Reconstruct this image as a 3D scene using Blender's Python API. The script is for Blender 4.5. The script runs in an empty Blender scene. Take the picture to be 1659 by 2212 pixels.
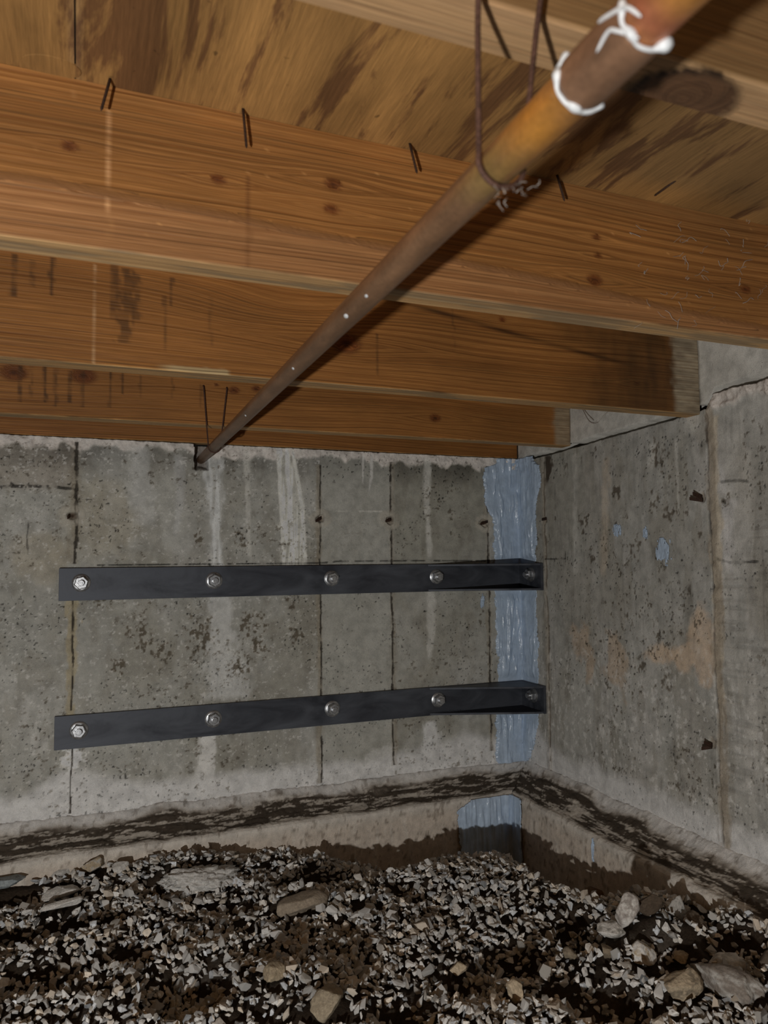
import bpy, bmesh, math, random
import numpy as np
from mathutils import Vector, Matrix, Quaternion

random.seed(7)
rng = np.random.default_rng(11)
SC = bpy.context.scene
COL = SC.collection

# ------------------------------------------------------------------ camera, light, exposure
# world: room corner at the origin; back wall = plane y 0 (runs to -x), right wall = plane x 0 (runs to -y), z 0 = wall foot
F_PX, W_PX, H_PX = 1639.83, 1659.0, 2212.0
YAW, PITCH, ROLL = .3834, .0665, -.0098
CAM = np.array([-1.6018, -2.5540, .7730])

def cam_axes():
    cy, sy, cp, sp = math.cos(YAW), math.sin(YAW), math.cos(PITCH), math.sin(PITCH)
    f = np.array([sy*cp, cy*cp, sp]); r = np.array([cy, -sy, 0.]); u = np.cross(r, f)
    c, s = math.cos(ROLL), math.sin(ROLL)
    return np.array([c*r+s*u, -s*r+c*u, f])
RM = cam_axes()

cam = bpy.data.cameras.new('camera')
cam_o = bpy.data.objects.new('camera', cam); COL.objects.link(cam_o)
cam.sensor_fit = 'VERTICAL'
cam.lens = 6.86
cam.sensor_height = 6.86*H_PX/F_PX
cam.sensor_width = cam.sensor_height*W_PX/H_PX
cam.clip_start = .01; cam.clip_end = 50
cam.dof.use_dof = True; cam.dof.focus_distance = 2.3; cam.dof.aperture_fstop = 2.0
m = Matrix.Identity(4)
for i in range(3):
    m[i][0], m[i][1], m[i][2], m[i][3] = RM[0][i], RM[1][i], -RM[2][i], CAM[i]
cam_o.matrix_world = m
SC.camera = cam_o

world = bpy.data.worlds.new('crawlspace_dark'); SC.world = world
world.use_nodes = True
bg = world.node_tree.nodes['Background']
bg.inputs[0].default_value = (1., .88, .76, 1); bg.inputs[1].default_value = .006

LIGHT_POS = (-2.25, -2.95, .30)
lamp = bpy.data.lights.new('work_light', 'POINT')
lamp.energy = 114; lamp.color = (1., .985, .945); lamp.shadow_soft_size = .022
lamp_o = bpy.data.objects.new('work_light', lamp); COL.objects.link(lamp_o); lamp_o.location = LIGHT_POS

vs = SC.view_settings
SC.display_settings.display_device = 'sRGB'
vs.view_transform = 'Standard'; vs.look = 'None'; vs.exposure = 0.0; vs.gamma = 1.0; vs.use_curve_mapping = False

# ------------------------------------------------------------------ helpers
def at(px, py, axis, val):
    """point of the photograph (1659x2212) on the plane axis = val"""
    d = RM.T @ np.array([(px-W_PX/2)/F_PX, (H_PX/2-py)/F_PX, 1.])
    return CAM + d*((val-CAM[axis])/d[axis])
def project(p):
    v = (np.asarray(p)-CAM) @ RM.T
    return W_PX/2+F_PX*v[..., 0]/v[..., 2], H_PX/2-F_PX*v[..., 1]/v[..., 2], v[..., 2]

def _h(i, j, k, s):
    n = (i*374761393+j*668265263+k*1440662683+s*974634777) & 0xffffffff
    n = ((n ^ (n >> 13))*1274126177) & 0xffffffff
    n = ((n ^ (n >> 15))*2246822519) & 0xffffffff
    return ((n ^ (n >> 16)) & 0xffff)/65535.
def vn(x, y, s=0, z=None):
    x = np.asarray(x, float); y = np.asarray(y, float)
    xi = np.floor(x).astype(np.int64); yi = np.floor(y).astype(np.int64)
    u = x-xi; v = y-yi; u = u*u*u*(u*(u*6-15)+10); v = v*v*v*(v*(v*6-15)+10)
    if z is None:
        a = _h(xi, yi, 0, s)*(1-u)+_h(xi+1, yi, 0, s)*u
        b = _h(xi, yi+1, 0, s)*(1-u)+_h(xi+1, yi+1, 0, s)*u
        return a*(1-v)+b*v
    z = np.asarray(z, float); zi = np.floor(z).astype(np.int64); w = z-zi; w = w*w*(3-2*w)
    r = 0
    for k in (0, 1):
        a = _h(xi, yi, zi+k, s)*(1-u)+_h(xi+1, yi, zi+k, s)*u
        b = _h(xi, yi+1, zi+k, s)*(1-u)+_h(xi+1, yi+1, zi+k, s)*u
        r = r+(a*(1-v)+b*v)*(w if k else 1-w)
    return r
def fbm(x, y, oct=4, s=0, gain=.5, z=None):
    t = 0; a = 1; n = 0
    for o in range(oct):
        t = t+a*vn(np.asarray(x)*2**o+o*17.3, np.asarray(y)*2**o+o*9.1, s+o, None if z is None else np.asarray(z)*2**o+o*5.7)
        n += a; a *= gain
    return t/n
def sst(a, b, x):
    t = np.clip((x-a)/(b-a), 0, 1); return t*t*(3-2*t)
def mixc(C, col, mask):
    return C+(np.asarray(col)-C)*np.clip(mask, 0, 1)[..., None]

def set_props(o, label=None, cat=None, group=None, kind=None):
    if label: o['label'] = label
    if cat: o['category'] = cat
    if group: o['group'] = group
    if kind: o['kind'] = kind
    return o
def link(name, me, mat=None, parent=None):
    o = bpy.data.objects.new(name, me); COL.objects.link(o)
    if mat is not None and me is not None and len(me.materials) == 0: me.materials.append(mat)
    if parent is not None: o.parent = parent
    return o
def empty(name, loc=(0, 0, 0)):
    o = bpy.data.objects.new(name, None); COL.objects.link(o); o.location = loc
    o.empty_display_size = .05
    return o
def raw_mesh(name, V, F, cols=None, attrs=None, smooth=True):
    """V (n,3); F (m,k) numpy int"""
    me = bpy.data.meshes.new(name)
    V = np.asarray(V, np.float32); F = np.asarray(F, np.int32)
    me.vertices.add(len(V)); me.vertices.foreach_set('co', V.ravel())
    me.loops.add(F.size); me.loops.foreach_set('vertex_index', F.ravel())
    me.polygons.add(len(F))
    me.polygons.foreach_set('loop_start', np.arange(0, F.size, F.shape[1], dtype=np.int32))
    me.polygons.foreach_set('loop_total', np.full(len(F), F.shape[1], np.int32))
    me.polygons.foreach_set('use_smooth', np.full(len(F), smooth, bool))
    if cols is not None:
        a = me.color_attributes.new('Col', 'FLOAT_COLOR', 'POINT')
        a.data.foreach_set('color', np.concatenate([cols, np.ones((len(V), 1))], 1).astype(np.float32).ravel())
    for k, v in (attrs or {}).items():
        a = me.attributes.new(k, 'FLOAT', 'POINT'); a.data.foreach_set('value', np.asarray(v, np.float32).ravel())
    me.update(calc_edges=True); me.validate()
    return me
def grid_faces(ny, nx, mask=None, flip=False):
    i = np.arange(ny-1)[:, None]*nx+np.arange(nx-1)[None, :]
    F = np.stack([i, i+1, i+1+nx, i+nx], -1)
    if flip: F = F[..., ::-1]
    F = F.reshape(-1, 4)
    if mask is not None: F = F[mask.ravel()]
    return F
def tube(path, rad, seg=10, cap=True):
    """V,F of a tube along path (n,3) with radius scalar or (n,)"""
    P = np.asarray(path, float); n = len(P); R = np.broadcast_to(np.asarray(rad, float), (n,))
    T = np.gradient(P, axis=0); T /= np.linalg.norm(T, axis=1)[:, None]
    ref = np.array([0, 0, 1.]) if abs(T[0][2]) < .9 else np.array([1., 0, 0])
    V = []; N = np.cross(T[0], ref); N /= np.linalg.norm(N)
    for i in range(n):
        N = N-T[i]*(N@T[i]); N /= np.linalg.norm(N); B = np.cross(T[i], N)
        a = np.linspace(0, 2*math.pi, seg, endpoint=False)
        V.append(P[i]+R[i]*(np.cos(a)[:, None]*N+np.sin(a)[:, None]*B))
    V = np.concatenate(V)
    F = []
    for i in range(n-1):
        for k in range(seg):
            F.append((i*seg+k, i*seg+(k+1) % seg, (i+1)*seg+(k+1) % seg, (i+1)*seg+k))
    return V, F
def spline(pts, n=40):
    P = np.asarray(pts, float); P = np.vstack([2*P[0]-P[1], P, 2*P[-1]-P[-2]])
    out = []; m_ = len(P)-3
    for t in np.linspace(0, m_-1e-6, n):
        i = int(t); u = t-i; a, b, c, d = P[i:i+4]
        out.append(.5*((2*b)+(c-a)*u+(2*a-5*b+4*c-d)*u*u+(-a+3*b-3*c+d)*u**3))
    return np.array(out)
def bm_obj(name, bm, mat, parent=None, smooth=False, bevel=0):
    if bevel:
        bmesh.ops.bevel(bm, geom=[e for e in bm.edges], offset=bevel, segments=2, affect='EDGES', profile=.6)
    me = bpy.data.meshes.new(name); bm.normal_update(); bm.to_mesh(me); bm.free()
    for p in me.polygons: p.use_smooth = smooth
    return link(name, me, mat, parent)
def tube_obj(name, path, rad, mat, parent=None, seg=10):
    V, F = tube(path, rad, seg)
    bm = bmesh.new(); vs_ = [bm.verts.new(v) for v in V]
    for f in F: bm.faces.new([vs_[i] for i in f])
    bm.faces.new(vs_[:seg][::-1]); bm.faces.new(vs_[-seg:])
    bmesh.ops.recalc_face_normals(bm, faces=bm.faces)
    return bm_obj(name, bm, mat, parent, smooth=True)
def box_bm(x0, x1, y0, y1, z0, z1, bm=None):
    bm = bm or bmesh.new()
    r = bmesh.ops.create_cube(bm, size=1)
    for v in r['verts']:
        v.co = Vector((x0+(v.co.x+.5)*(x1-x0), y0+(v.co.y+.5)*(y1-y0), z0+(v.co.z+.5)*(z1-z0)))
    return bm

# ------------------------------------------------------------------ materials
class NT:
    def __init__(s, name):
        s.mat = bpy.data.materials.new(name); s.mat.use_nodes = True
        s.t = s.mat.node_tree; s.b = s.t.nodes['Principled BSDF']
    def n(s, typ, **kw):
        nd = s.t.nodes.new(typ)
        for k, v in kw.items(): setattr(nd, k, v)
        return nd
    def l(s, a, b): s.t.links.new(a, b)
    def attr(s, name, out='Color'):
        return s.n('ShaderNodeAttribute', attribute_name=name).outputs[out]
    def noise(s, vec, scale, detail=4, rough=.6, dist=0):
        nd = s.n('ShaderNodeTexNoise'); nd.inputs['Scale'].default_value = scale
        nd.inputs['Detail'].default_value = detail; nd.inputs['Roughness'].default_value = rough
        nd.inputs['Distortion'].default_value = dist
        if vec is not None: s.l(vec, nd.inputs['Vector'])
        return nd.outputs['Fac']
    def ramp(s, fac, stops, interp='LINEAR'):
        nd = s.n('ShaderNodeValToRGB'); s.l(fac, nd.inputs[0]); cr = nd.color_ramp; cr.interpolation = interp
        while len(cr.elements) < len(stops): cr.elements.new(.5)
        for e, (p, c) in zip(cr.elements, stops):
            e.position = p; e.color = (*c, 1) if isinstance(c, tuple) else (c, c, c, 1)
        return nd.outputs[0]
    def mul(s, a, b, typ='MULTIPLY', fac=1.):
        nd = s.n('ShaderNodeMix', data_type='RGBA', blend_type=typ)
        if hasattr(fac, 'links'): s.l(fac, nd.inputs[0])
        else: nd.inputs[0].default_value = fac
        for v, i in ((a, 6), (b, 7)):
            if hasattr(v, 'links'): s.l(v, nd.inputs[i])
            else: nd.inputs[i].default_value = (*v, 1)
        return nd.outputs[2]
    def math(s, op, a, b=None):
        nd = s.n('ShaderNodeMath', operation=op)
        for v, i in ((a, 0), (b, 1)):
            if v is None: continue
            if hasattr(v, 'links'): s.l(v, nd.inputs[i])
            else: nd.inputs[i].default_value = v
        return nd.outputs[0]
    def mapping(s, vec, scale):
        nd = s.n('ShaderNodeMapping'); nd.inputs['Scale'].default_value = scale; s.l(vec, nd.inputs['Vector'])
        return nd.outputs[0]
    def bump(s, h, dist, strength=1.):
        nd = s.n('ShaderNodeBump'); nd.inputs['Distance'].default_value = dist; nd.inputs['Strength'].default_value = strength
        s.l(h, nd.inputs['Height']); s.l(nd.outputs[0], s.b.inputs['Normal'])
    def obj(s): return s.n('ShaderNodeTexCoord').outputs['Object']
    def set(s, rough=.8, metal=0., spec=.5, color=None):
        s.b.inputs['Roughness'].default_value = rough; s.b.inputs['Metallic'].default_value = metal
        s.b.inputs['Specular IOR Level'].default_value = spec
        if color is not None:
            if hasattr(color, 'links'): s.l(color, s.b.inputs['Base Color'])
            else: s.b.inputs['Base Color'].default_value = (*color, 1)
        return s.mat

def mat_concrete():
    t = NT('weathered_concrete'); o = t.obj()
    c = t.attr('Col')
    f1 = t.ramp(t.noise(o, 420, 3, .7), [(.25, .76), (.5, 1.), (.78, 1.2)])
    f2 = t.ramp(t.noise(o, 26, 5, .65), [(.3, .78), (.6, 1.12)])
    clump = t.ramp(t.noise(o, 11, 3, .6), [(.45, 1.), (.62, 0.)])
    pits = t.ramp(t.math('ADD', t.noise(o, 150, 3, .65), t.math('MULTIPLY', clump, .07)), [(.25, .45), (.33, 1.)])
    c = t.mul(t.mul(t.mul(c, f1), f2), pits)
    h = t.math('ADD', t.noise(o, 300, 4, .7), t.math('MULTIPLY', pits, .8))
    t.bump(h, .0022, .75)
    return t.set(.9, 0, .25, c)
CONCRETE = mat_concrete()

def mat_wood(name, lo, hi, freq=150, dark=.55, rough=.62):
    t = NT(name); o = t.obj()
    g = t.attr('grain', 'Fac'); sx = t.n('ShaderNodeSeparateXYZ'); t.l(o, sx.inputs[0])
    def vec(fg, fx, fy=0):
        cb = t.n('ShaderNodeCombineXYZ'); t.l(t.math('MULTIPLY', g, fg), cb.inputs[0])
        t.l(t.math('MULTIPLY', sx.outputs[0], fx), cb.inputs[1]); t.l(t.math('MULTIPLY', sx.outputs[1], fy), cb.inputs[2])
        return cb.outputs[0]
    rings = t.ramp(t.noise(vec(freq, .7), 1, 2, .55), [(.3, 0.), (.62, 1.)])
    fine = t.ramp(t.noise(vec(freq*4, 5, 3), 1, 3, .6), [(.3, .72), (.68, 1.14)])
    broad = t.ramp(t.noise(vec(14, 1.4), 1, 3, .5), [(.3, .86), (.7, 1.12)])
    fib = t.ramp(t.noise(t.mapping(o, (18, 400, 400)), 1, 3, .6), [(.3, .85), (.7, 1.1)])
    lines = t.ramp(t.noise(vec(freq*1.3, .35), 1, 1, .4), [(.60, 1.), (.72, dark)])
    c = t.mul(lo, hi, 'MIX', rings)
    for k in (fine, broad, fib, lines, t.attr('Col')): c = t.mul(c, k)
    t.bump(t.math('ADD', rings, t.noise(t.mapping(o, (18, 400, 400)), 1, 3, .6)), .0008, .5)
    return t.set(rough, 0, .3, c)
WOOD = mat_wood('pine_joist_wood', (.235, .090, .022), (.375, .165, .046), 210, .58)
WOOD_PALE = mat_wood('pale_joist_wood', (.36, .20, .085), (.44, .26, .115), 220, .8)

def mat_ply():
    t = NT('fir_plywood'); o = t.obj()
    big = t.noise(t.mapping(o, (11, 2.3, 1)), 1.0, 3, .5, .5)
    patch = t.ramp(t.noise(t.mapping(o, (13, 2.0, 1)), 1.0, 6, .64, .5), [(.405, 0.), (.46, 1.)])
    streak = t.ramp(t.noise(t.mapping(o, (210, 9, 1)), 1, 4, .65), [(.3, .72), (.7, 1.12)])
    fine = t.ramp(t.noise(t.mapping(o, (600, 30, 1)), 1, 3, .6), [(.3, .84), (.7, 1.08)])
    dots = t.ramp(t.noise(t.mapping(o, (60, 45, 1)), 1, 2, .5), [(.22, .5), (.28, 1.)])
    c = t.mul((.185, .088, .034), (.385, .205, .068), 'MIX', patch)
    c = t.mul(c, t.ramp(big, [(.35, .75), (.65, 1.15)]))
    for k in (streak, fine, dots, t.attr('Col')): c = t.mul(c, k)
    t.bump(t.noise(t.mapping(o, (300, 20, 1)), 1, 4, .6), .0006, .5)
    return t.set(.66, 0, .3, c)
PLY = mat_ply()

def mat_steel():
    t = NT('black_mill_steel'); o = t.obj()
    sm = t.noise(t.mapping(o, (5, 20, 14)), 1, 5, .6, .8)
    sc = t.ramp(t.noise(t.mapping(o, (40, 200, 260)), 1, 3, .7), [(.68, 0.), (.78, 1.)])
    c = t.mul((.036, .040, .052), (.105, .115, .138), 'MIX', t.ramp(sm, [(.35, 0.), (.7, 1.)]))
    c = t.mul(c, (.20, .21, .23), 'MIX', t.math('MULTIPLY', sc, .4))
    t.l(t.ramp(sm, [(.3, .42), (.7, .62)]), t.b.inputs['Roughness'])
    t.bump(t.noise(o, 60, 4, .6), .0005, .4)
    m_ = t.set(.5, .35, .5, c); t.l(t.ramp(sm, [(.3, .42), (.7, .62)]), t.b.inputs['Roughness']); return m_
STEEL = mat_steel()
def mat_zinc():
    t = NT('zinc_plated_steel'); o = t.obj()
    n = t.noise(o, 140, 4, .6)
    c = t.ramp(n, [(.3, (.30, .31, .33)), (.7, (.62, .63, .65))])
    t.bump(n, .0006, .5)
    return t.set(.36, .85, .5, c)
ZINC = mat_zinc()
def mat_rust(name, a, b):
    t = NT(name); o = t.obj(); n = t.noise(o, 260, 4, .7)
    t.bump(n, .0008, .6)
    return t.set(.75, .2, .3, t.ramp(n, [(.3, a), (.7, b)]))
RUST = mat_rust('rusty_wire', (.035, .017, .012), (.12, .060, .042))
RUST_DARK = mat_rust('dark_rusted_iron', (.018, .010, .007), (.07, .034, .020))
def mat_copper():
    t = NT('tarnished_copper'); o = t.obj(); c = t.attr('Col')
    c = t.mul(c, t.ramp(t.noise(t.mapping(o, (60, 14, 60)), 1, 4, .6), [(.3, .75), (.7, 1.15)]))
    c = t.mul(c, t.ramp(t.noise(o, 220, 3, .6), [(.3, .85), (.7, 1.1)]))
    t.bump(t.noise(o, 90, 3, .5), .0004, .3)
    return t.set(.44, .55, .5, c)
COPPER = mat_copper()
def mat_plain(name, col, rough=.6, scale=80, var=.25, bump=.0008, spec=.5, metal=0.):
    t = NT(name); o = t.obj(); n = t.noise(o, scale, 4, .6)
    c = t.mul(col, t.ramp(n, [(.3, 1-var), (.7, 1+var)]))
    if bump: t.bump(n, bump, .7)
    return t.set(rough, metal, spec, c)
FLUX = mat_plain('white_flux', (.56, .58, .60), .45, 160, .2)
def mat_seal():
    t = NT('blue_grey_sealant'); o = t.obj()
    c = t.mul((.47, .58, .73), t.ramp(t.noise(o, 30, 4, .6), [(.3, .85), (.7, 1.12)]))
    n = t.noise(t.mapping(o, (75, 75, 34)), 1, 4, .62, .7)
    t.bump(n, .0030, .55)
    return t.set(.24, 0, .5, c)
SEAL = mat_seal()
def mat_stone(name, bump=.0016):
    t = NT(name); o = t.obj(); c = t.attr('Col')
    c = t.mul(c, t.ramp(t.noise(o, 190, 4, .65), [(.3, .72), (.7, 1.2)]))
    t.bump(t.noise(o, 150, 5, .65), bump, .8)
    return t.set(.9, 0, .25, c)
STONE = mat_stone('crushed_stone', .0008)
ROCK = mat_stone('rough_rock', .004)
def mat_soil():
    t = NT('dark_soil'); o = t.obj(); c = t.attr('Col')
    c = t.mul(c, t.ramp(t.noise(o, 160, 5, .7), [(.3, .6), (.7, 1.3)]))
    t.bump(t.noise(o, 120, 5, .7), .006, .9)
    return t.set(.95, 0, .15, c)
SOIL = mat_soil()
WEB = mat_plain('dusty_cobweb', (.42, .38, .34), .9, 50, .1, 0)

# ------------------------------------------------------------------ painted masks on a surface
class Surf:
    """A wall as a grid (u, z): u = x on the back wall (y 0), u = y on the right wall (x 0)."""
    def __init__(s, axis, val, ucomp, u0, um, u1, z0, z1, du, dz):
        s.axis, s.val, s.uc = axis, val, ucomp
        us = np.concatenate([np.linspace(u0, um, int((um-u0)/.011))[:-1], np.linspace(um, u1, int(round((u1-um)/du))+1)]); s.nu = len(us); s.nz = int(round((z1-z0)/dz))+1
        s.U, s.Z = np.meshgrid(us, np.linspace(z0, z1, s.nz))
        s.C = None; s.D = np.zeros_like(s.U); s.seed = 100
    def p(s, px, py):
        w = at(px, py, s.axis, s.val); return w[s.uc], w[2]
    def nz_(s, fu, fz, oct=4, gain=.5):
        s.seed += 13; return fbm(s.U*fu, s.Z*fz, oct, s.seed, gain)
    def vstreak(s, pts, soft=.6, rag=.6, fz=30, fade=.02):
        """mostly vertical streak through (px, py, half width px)"""
        L = []
        for px, py, w in pts:
            a = s.p(px-w, py); b = s.p(px+w, py); L.append(((a[1]+b[1])/2, (a[0]+b[0])/2, abs(b[0]-a[0])/2))
        L.sort(); z, c, w = map(np.array, zip(*L))
        cu = np.interp(s.Z, z, c); wu = np.interp(s.Z, z, w)
        d = np.abs(s.U-cu)/wu + rag*(s.nz_(60, fz)-.5)*2
        m_ = 1-sst(1-soft, 1+soft*.3, d)
        return m_*sst(z[0]-fade, z[0]+fade*.6, s.Z)*(1-sst(z[-1]-fade*.3, z[-1]+fade*.5, s.Z))
    def hline(s, pts, wpx, rag=.4):
        L = sorted((s.p(px, py) for px, py in pts)); u, z = map(np.array, zip(*L))
        zc = np.interp(s.U, u, z); w = wpx/640.
        d = np.abs(s.Z-zc)/w+rag*(s.nz_(45, 90)-.5)*2
        return (1-sst(.5, 1.1, d))*(s.U > u[0])*(s.U < u[-1])*sst(.25, .5, s.nz_(40, 20))
    def blob(s, px, py, rx, ry, rag=.7, f=45, soft=.3):
        a = s.p(px-rx, py); b = s.p(px+rx, py); c = s.p(px, py-ry); d = s.p(px, py+ry); q = s.p(px, py)
        r = np.hypot((s.U-q[0])/(abs(b[0]-a[0])/2), (s.Z-q[1])/(abs(c[1]-d[1])/2))
        return 1-sst(1-soft, 1+soft, r+rag*(s.nz_(f, f)-.5)*2)
    def lerp(s, col, mask): s.C = mixc(s.C, col, mask)
    def dark(s, mask, k): s.C = s.C*(1-np.clip(mask, 0, 1)*(1-k))[..., None]

def lift(C):
    """working values -> albedo of dry concrete"""
    lum = C.mean(-1, keepdims=True)
    return np.clip(C*2.95/(1+.9*C)*(.42+.58*sst(.035, .14, lum)), .004, .85)
def wall_mesh(s, name, thick, top=None):
    """closed slab: displaced front grid, plain back"""
    U, Z, D = s.U, s.Z if top is None else top, s.D
    if s.uc == 0: front = np.stack([U, -D, Z], -1)
    else: front = np.stack([-D, U, Z], -1)
    ny, nx = U.shape
    V = front.reshape(-1, 3); F = grid_faces(ny, nx, flip=(s.uc == 1))
    border = list(range(nx))+[i*nx+nx-1 for i in range(1, ny)]+[(ny-1)*nx+k for k in range(nx-2, -1, -1)]+[i*nx for i in range(ny-2, 0, -1)]
    bv = V[border].copy(); bv[:, 1 if s.uc == 0 else 0] = thick
    n0 = len(V); nb = len(border); V = np.vstack([V, bv, bv.mean(0)[None]])
    b = np.array(border); k = np.arange(nb); k2 = (k+1) % nb
    S = np.stack([b[k], n0+k, n0+k2, b[k2]], 1)
    if s.uc == 1: S = S[:, ::-1]
    F = np.vstack([F, S])
    C = lift(np.vstack([s.C.reshape(-1, 3), np.tile([[.2, .19, .17]], (nb+1, 1))]))
    me = raw_mesh(name, V, F, C)
    return me

# ------------------------------------------------------------------ back wall
ZT = 1.173
b = Surf(1, 0., 0, -3.3, -1.95, 0.0, -.06, ZT, .0026, .0026)
U, Z = b.U, b.Z
n1 = b.nz_(3, 3); n2 = b.nz_(9, 9, 5); n3 = b.nz_(40, 40, 4); n4 = b.nz_(14, 5, 4)
base = np.stack([.178+0*U, .1745+0*U, .157+0*U], -1)
b.C = base*(.72+.38*n1+.22*n2)[..., None]
b.lerp((.235, .23, .215), sst(.45, .8, n4)*.45)
xA, xB, xC, xD = -1.609, -.812, -.543, -.141
panel = (U > xB)*(U < xC)*1.
b.lerp((.19, .187, .165), panel*.55)
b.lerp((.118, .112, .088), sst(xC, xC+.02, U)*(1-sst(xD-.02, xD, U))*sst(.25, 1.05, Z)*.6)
b.lerp((.125, .117, .095), sst(.48, .68, b.nz_(5, 4, 4))*.55*(1-panel))
b.lerp((.115, .105, .085), sst(.5, .7, b.nz_(22, 9, 5))*.4*(1-panel*.6))
b.lerp((.19, .16, .11), b.blob(75, 1200, 60, 60, .5, 12)*.45+b.blob(210, 1130, 80, 90, .6, 10)*.35)
# rough patch at the top left
rough = (U < xA)*sst(.99, 1.03, Z+.02*(n2-.5)); b.lerp((.165, .145, .12), rough*.7); b.D += rough*(n3-.4)*.007
b.dark(b.hline([(0, 1052), (60, 1050), (160, 1055)], 4)*.9, .3)
# top mortar band
band = sst(0, .016, Z-(1.155-.05*b.nz_(7, 1, 3)-.045*b.nz_(28, 22, 3)+.022))
b.lerp((.40, .36, .33), band*.9*(.6+.6*n3)); b.D += band*(.002+(n3-.4)*.014)
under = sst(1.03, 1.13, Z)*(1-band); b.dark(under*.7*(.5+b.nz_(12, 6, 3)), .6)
# white and pale streaks
n5 = b.nz_(110, 8, 4); n6 = b.nz_(60, 18, 4)
drip = sst(.35, .62, n5)
b.lerp((.52, .51, .45), b.vstreak([(612, 970, 14), (625, 1060, 24), (632, 1120, 28), (637, 1220, 26)], .5, .5)*(.25+.75*drip))
b.lerp((.46, .45, .41), b.vstreak([(600, 965, 6), (607, 1090, 5), (612, 1215, 3)], .6, .4)*.8+b.vstreak([(632, 975, 5), (652, 1090, 6), (660, 1210, 5)], .6, .4)*.8)
b.lerp((.44, .45, .45), b.vstreak([(462, 990, 26), (462, 1090, 20), (467, 1150, 10), (470, 1222, 14)], .6, .5)*.7*(.4+.6*drip))
b.lerp((.33, .33, .32), b.vstreak([(475, 1290, 24), (478, 1350, 22), (482, 1400, 38), (490, 1460, 52), (490, 1505, 50)], .5, .6)*.8*(.6+.4*n6))
b.lerp((.46, .45, .43), b.vstreak([(452, 1585, 22), (448, 1650, 24), (450, 1720, 30)], .5, .7)*.85*(.55+.45*n6))
b.lerp((.33, .32, .29), b.vstreak([(533, 975, 8), (535, 1080, 7), (538, 1200, 8)], .7, .5)*.6)
b.lerp((.38, .37, .34), b.vstreak([(922, 990, 10), (922, 1090, 7), (928, 1200, 6)], .7, .6)*.6+b.vstreak([(930, 1275, 10), (932, 1330, 13), (928, 1420, 6)], .7, .6)*.55)
b.lerp((.46, .46, .46), b.vstreak([(930, 1560, 14), (932, 1620, 26), (935, 1670, 75)], .6, .5)*.8*(.6+.4*n6))
b.lerp((.30, .30, .29), b.vstreak([(298, 965, 22), (300, 1040, 34), (310, 1130, 26)], .8, .5)*.5)
b.lerp((.36, .35, .33), b.vstreak([(785, 985, 3), (784, 1040, 2)], .6, .3)*.7+b.vstreak([(803, 985, 4), (803, 1030, 4), (798, 1055, 2)], .6, .3)*.7)
b.lerp((.27, .27, .27), b.vstreak([(385, 985, 14), (390, 1060, 12), (380, 1150, 8)], .8, .5)*.4)
b.lerp((.58, .56, .53), b.vstreak([(160, 1612, 26), (155, 1680, 20), (150, 1765, 16)], .5, 1.0, 60)*.85*sst(.40, .52, n3))
b.lerp((.32, .31, .29), b.vstreak([(70, 1500, 40), (90, 1620, 40)], .8, .8)*.4*sst(.4, .6, n6))
b.lerp((.30, .295, .28), b.blob(830, 1640, 40, 25)*.7)
# white haze at the wall foot
hz = 1-sst(.0, .05, Z-.035-.05*b.nz_(5, 1, 3)+.03*(n2-.5)-.05*np.exp(-((U+.27)/.12)**2)-.05*np.exp(-((U+1.6)/.09)**2))
b.lerp((.37, .365, .36), hz*.9); b.dark((1-sst(.1, .32, Z))*.15, .8)
# speckle, stains, pits
sp = sst(.64, .74, b.nz_(60, 75, 5, .65))*sst(.46, .62, b.nz_(6, 6, 3)); b.lerp((.075, .062, .045), sp*.75*(1-panel*.7)); b.D -= sp*.0012
for px, py, r in ((430, 1370, 26), (545, 1350, 22), (520, 1440, 18), (300, 1370, 20), (430, 1165, 14), (520, 1160, 12), (350, 1410, 15), (640, 1370, 14), (220, 1290, 18), (630, 1300, 12), (560, 1400, 14), (255, 1440, 12)):
    mk = b.blob(px, py, r, r*1.2, 1.6, 90, .35)*sst(.42, .58, b.nz_(90, 60, 3)); b.lerp((.085, .07, .05), mk*.9); b.D -= mk*.002
lt = sst(.68, .76, b.nz_(95, 120, 3, .6)); b.lerp((.34, .33, .31), lt*.5*(U < xB))
pit = sst(.76, .84, b.nz_(150, 150, 2))*sst(.4, .6, b.nz_(8, 8, 3)); b.dark(pit, .35); b.D -= pit*.002
# form lines
def vjoint(x, w, depth, zlo=-.06, zhi=2., rag=.5, side=0, browns=.7):
    wob = .005*(b.nz_(0.01, 9, 4)-.5)*2
    ww = w*(.45+1.1*b.nz_(.01, 26, 3)); d = np.abs(U-x-wob)/ww; on = sst(.28, .50, b.nz_(2, 20, 4)+.10)*(Z > zlo)*(Z < zhi)
    ln = (1-sst(.45, 1.1, d+rag*(b.nz_(160, 90, 3)-.5)*2))*on
    sd = (1-sst(.2, 1., np.abs(U-x-side*w*2.2)/(w*4.5)+.7*(b.nz_(70, 18)-.5)*2))*(Z > zlo)*(Z < zhi)
    b.lerp((.135, .115, .085), sd*browns*.7); b.D += sd*(b.nz_(120, 50)-.35)*.004
    b.lerp((.045, .038, .030), ln*.92); b.D -= ln*depth
vjoint(xA, .0050, .008, .78, 1.16, .8, -.5, .8)
b.lerp((.20, .165, .10), b.vstreak([(160, 1290, 16), (155, 1400, 12), (150, 1560, 8)], .5, .9)*.75)
vjoint(xA-.004, .003, .004, .33, .68, .6, -1, .3); vjoint(xA, .003, .004, .02, .25, .6, 0, .15)
vjoint(xB, .0032, .006, .02, 1.12, .7, -1, .95); b.D -= panel*.0015
vjoint(xC, .0034, .006, .05, 1.14, .9, .4, .7)
vjoint(xD, .0036, .006, .06, 1.14, .9, -.6, .8)
b.D += sst(xD, xD+.004, U)*.002
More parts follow.
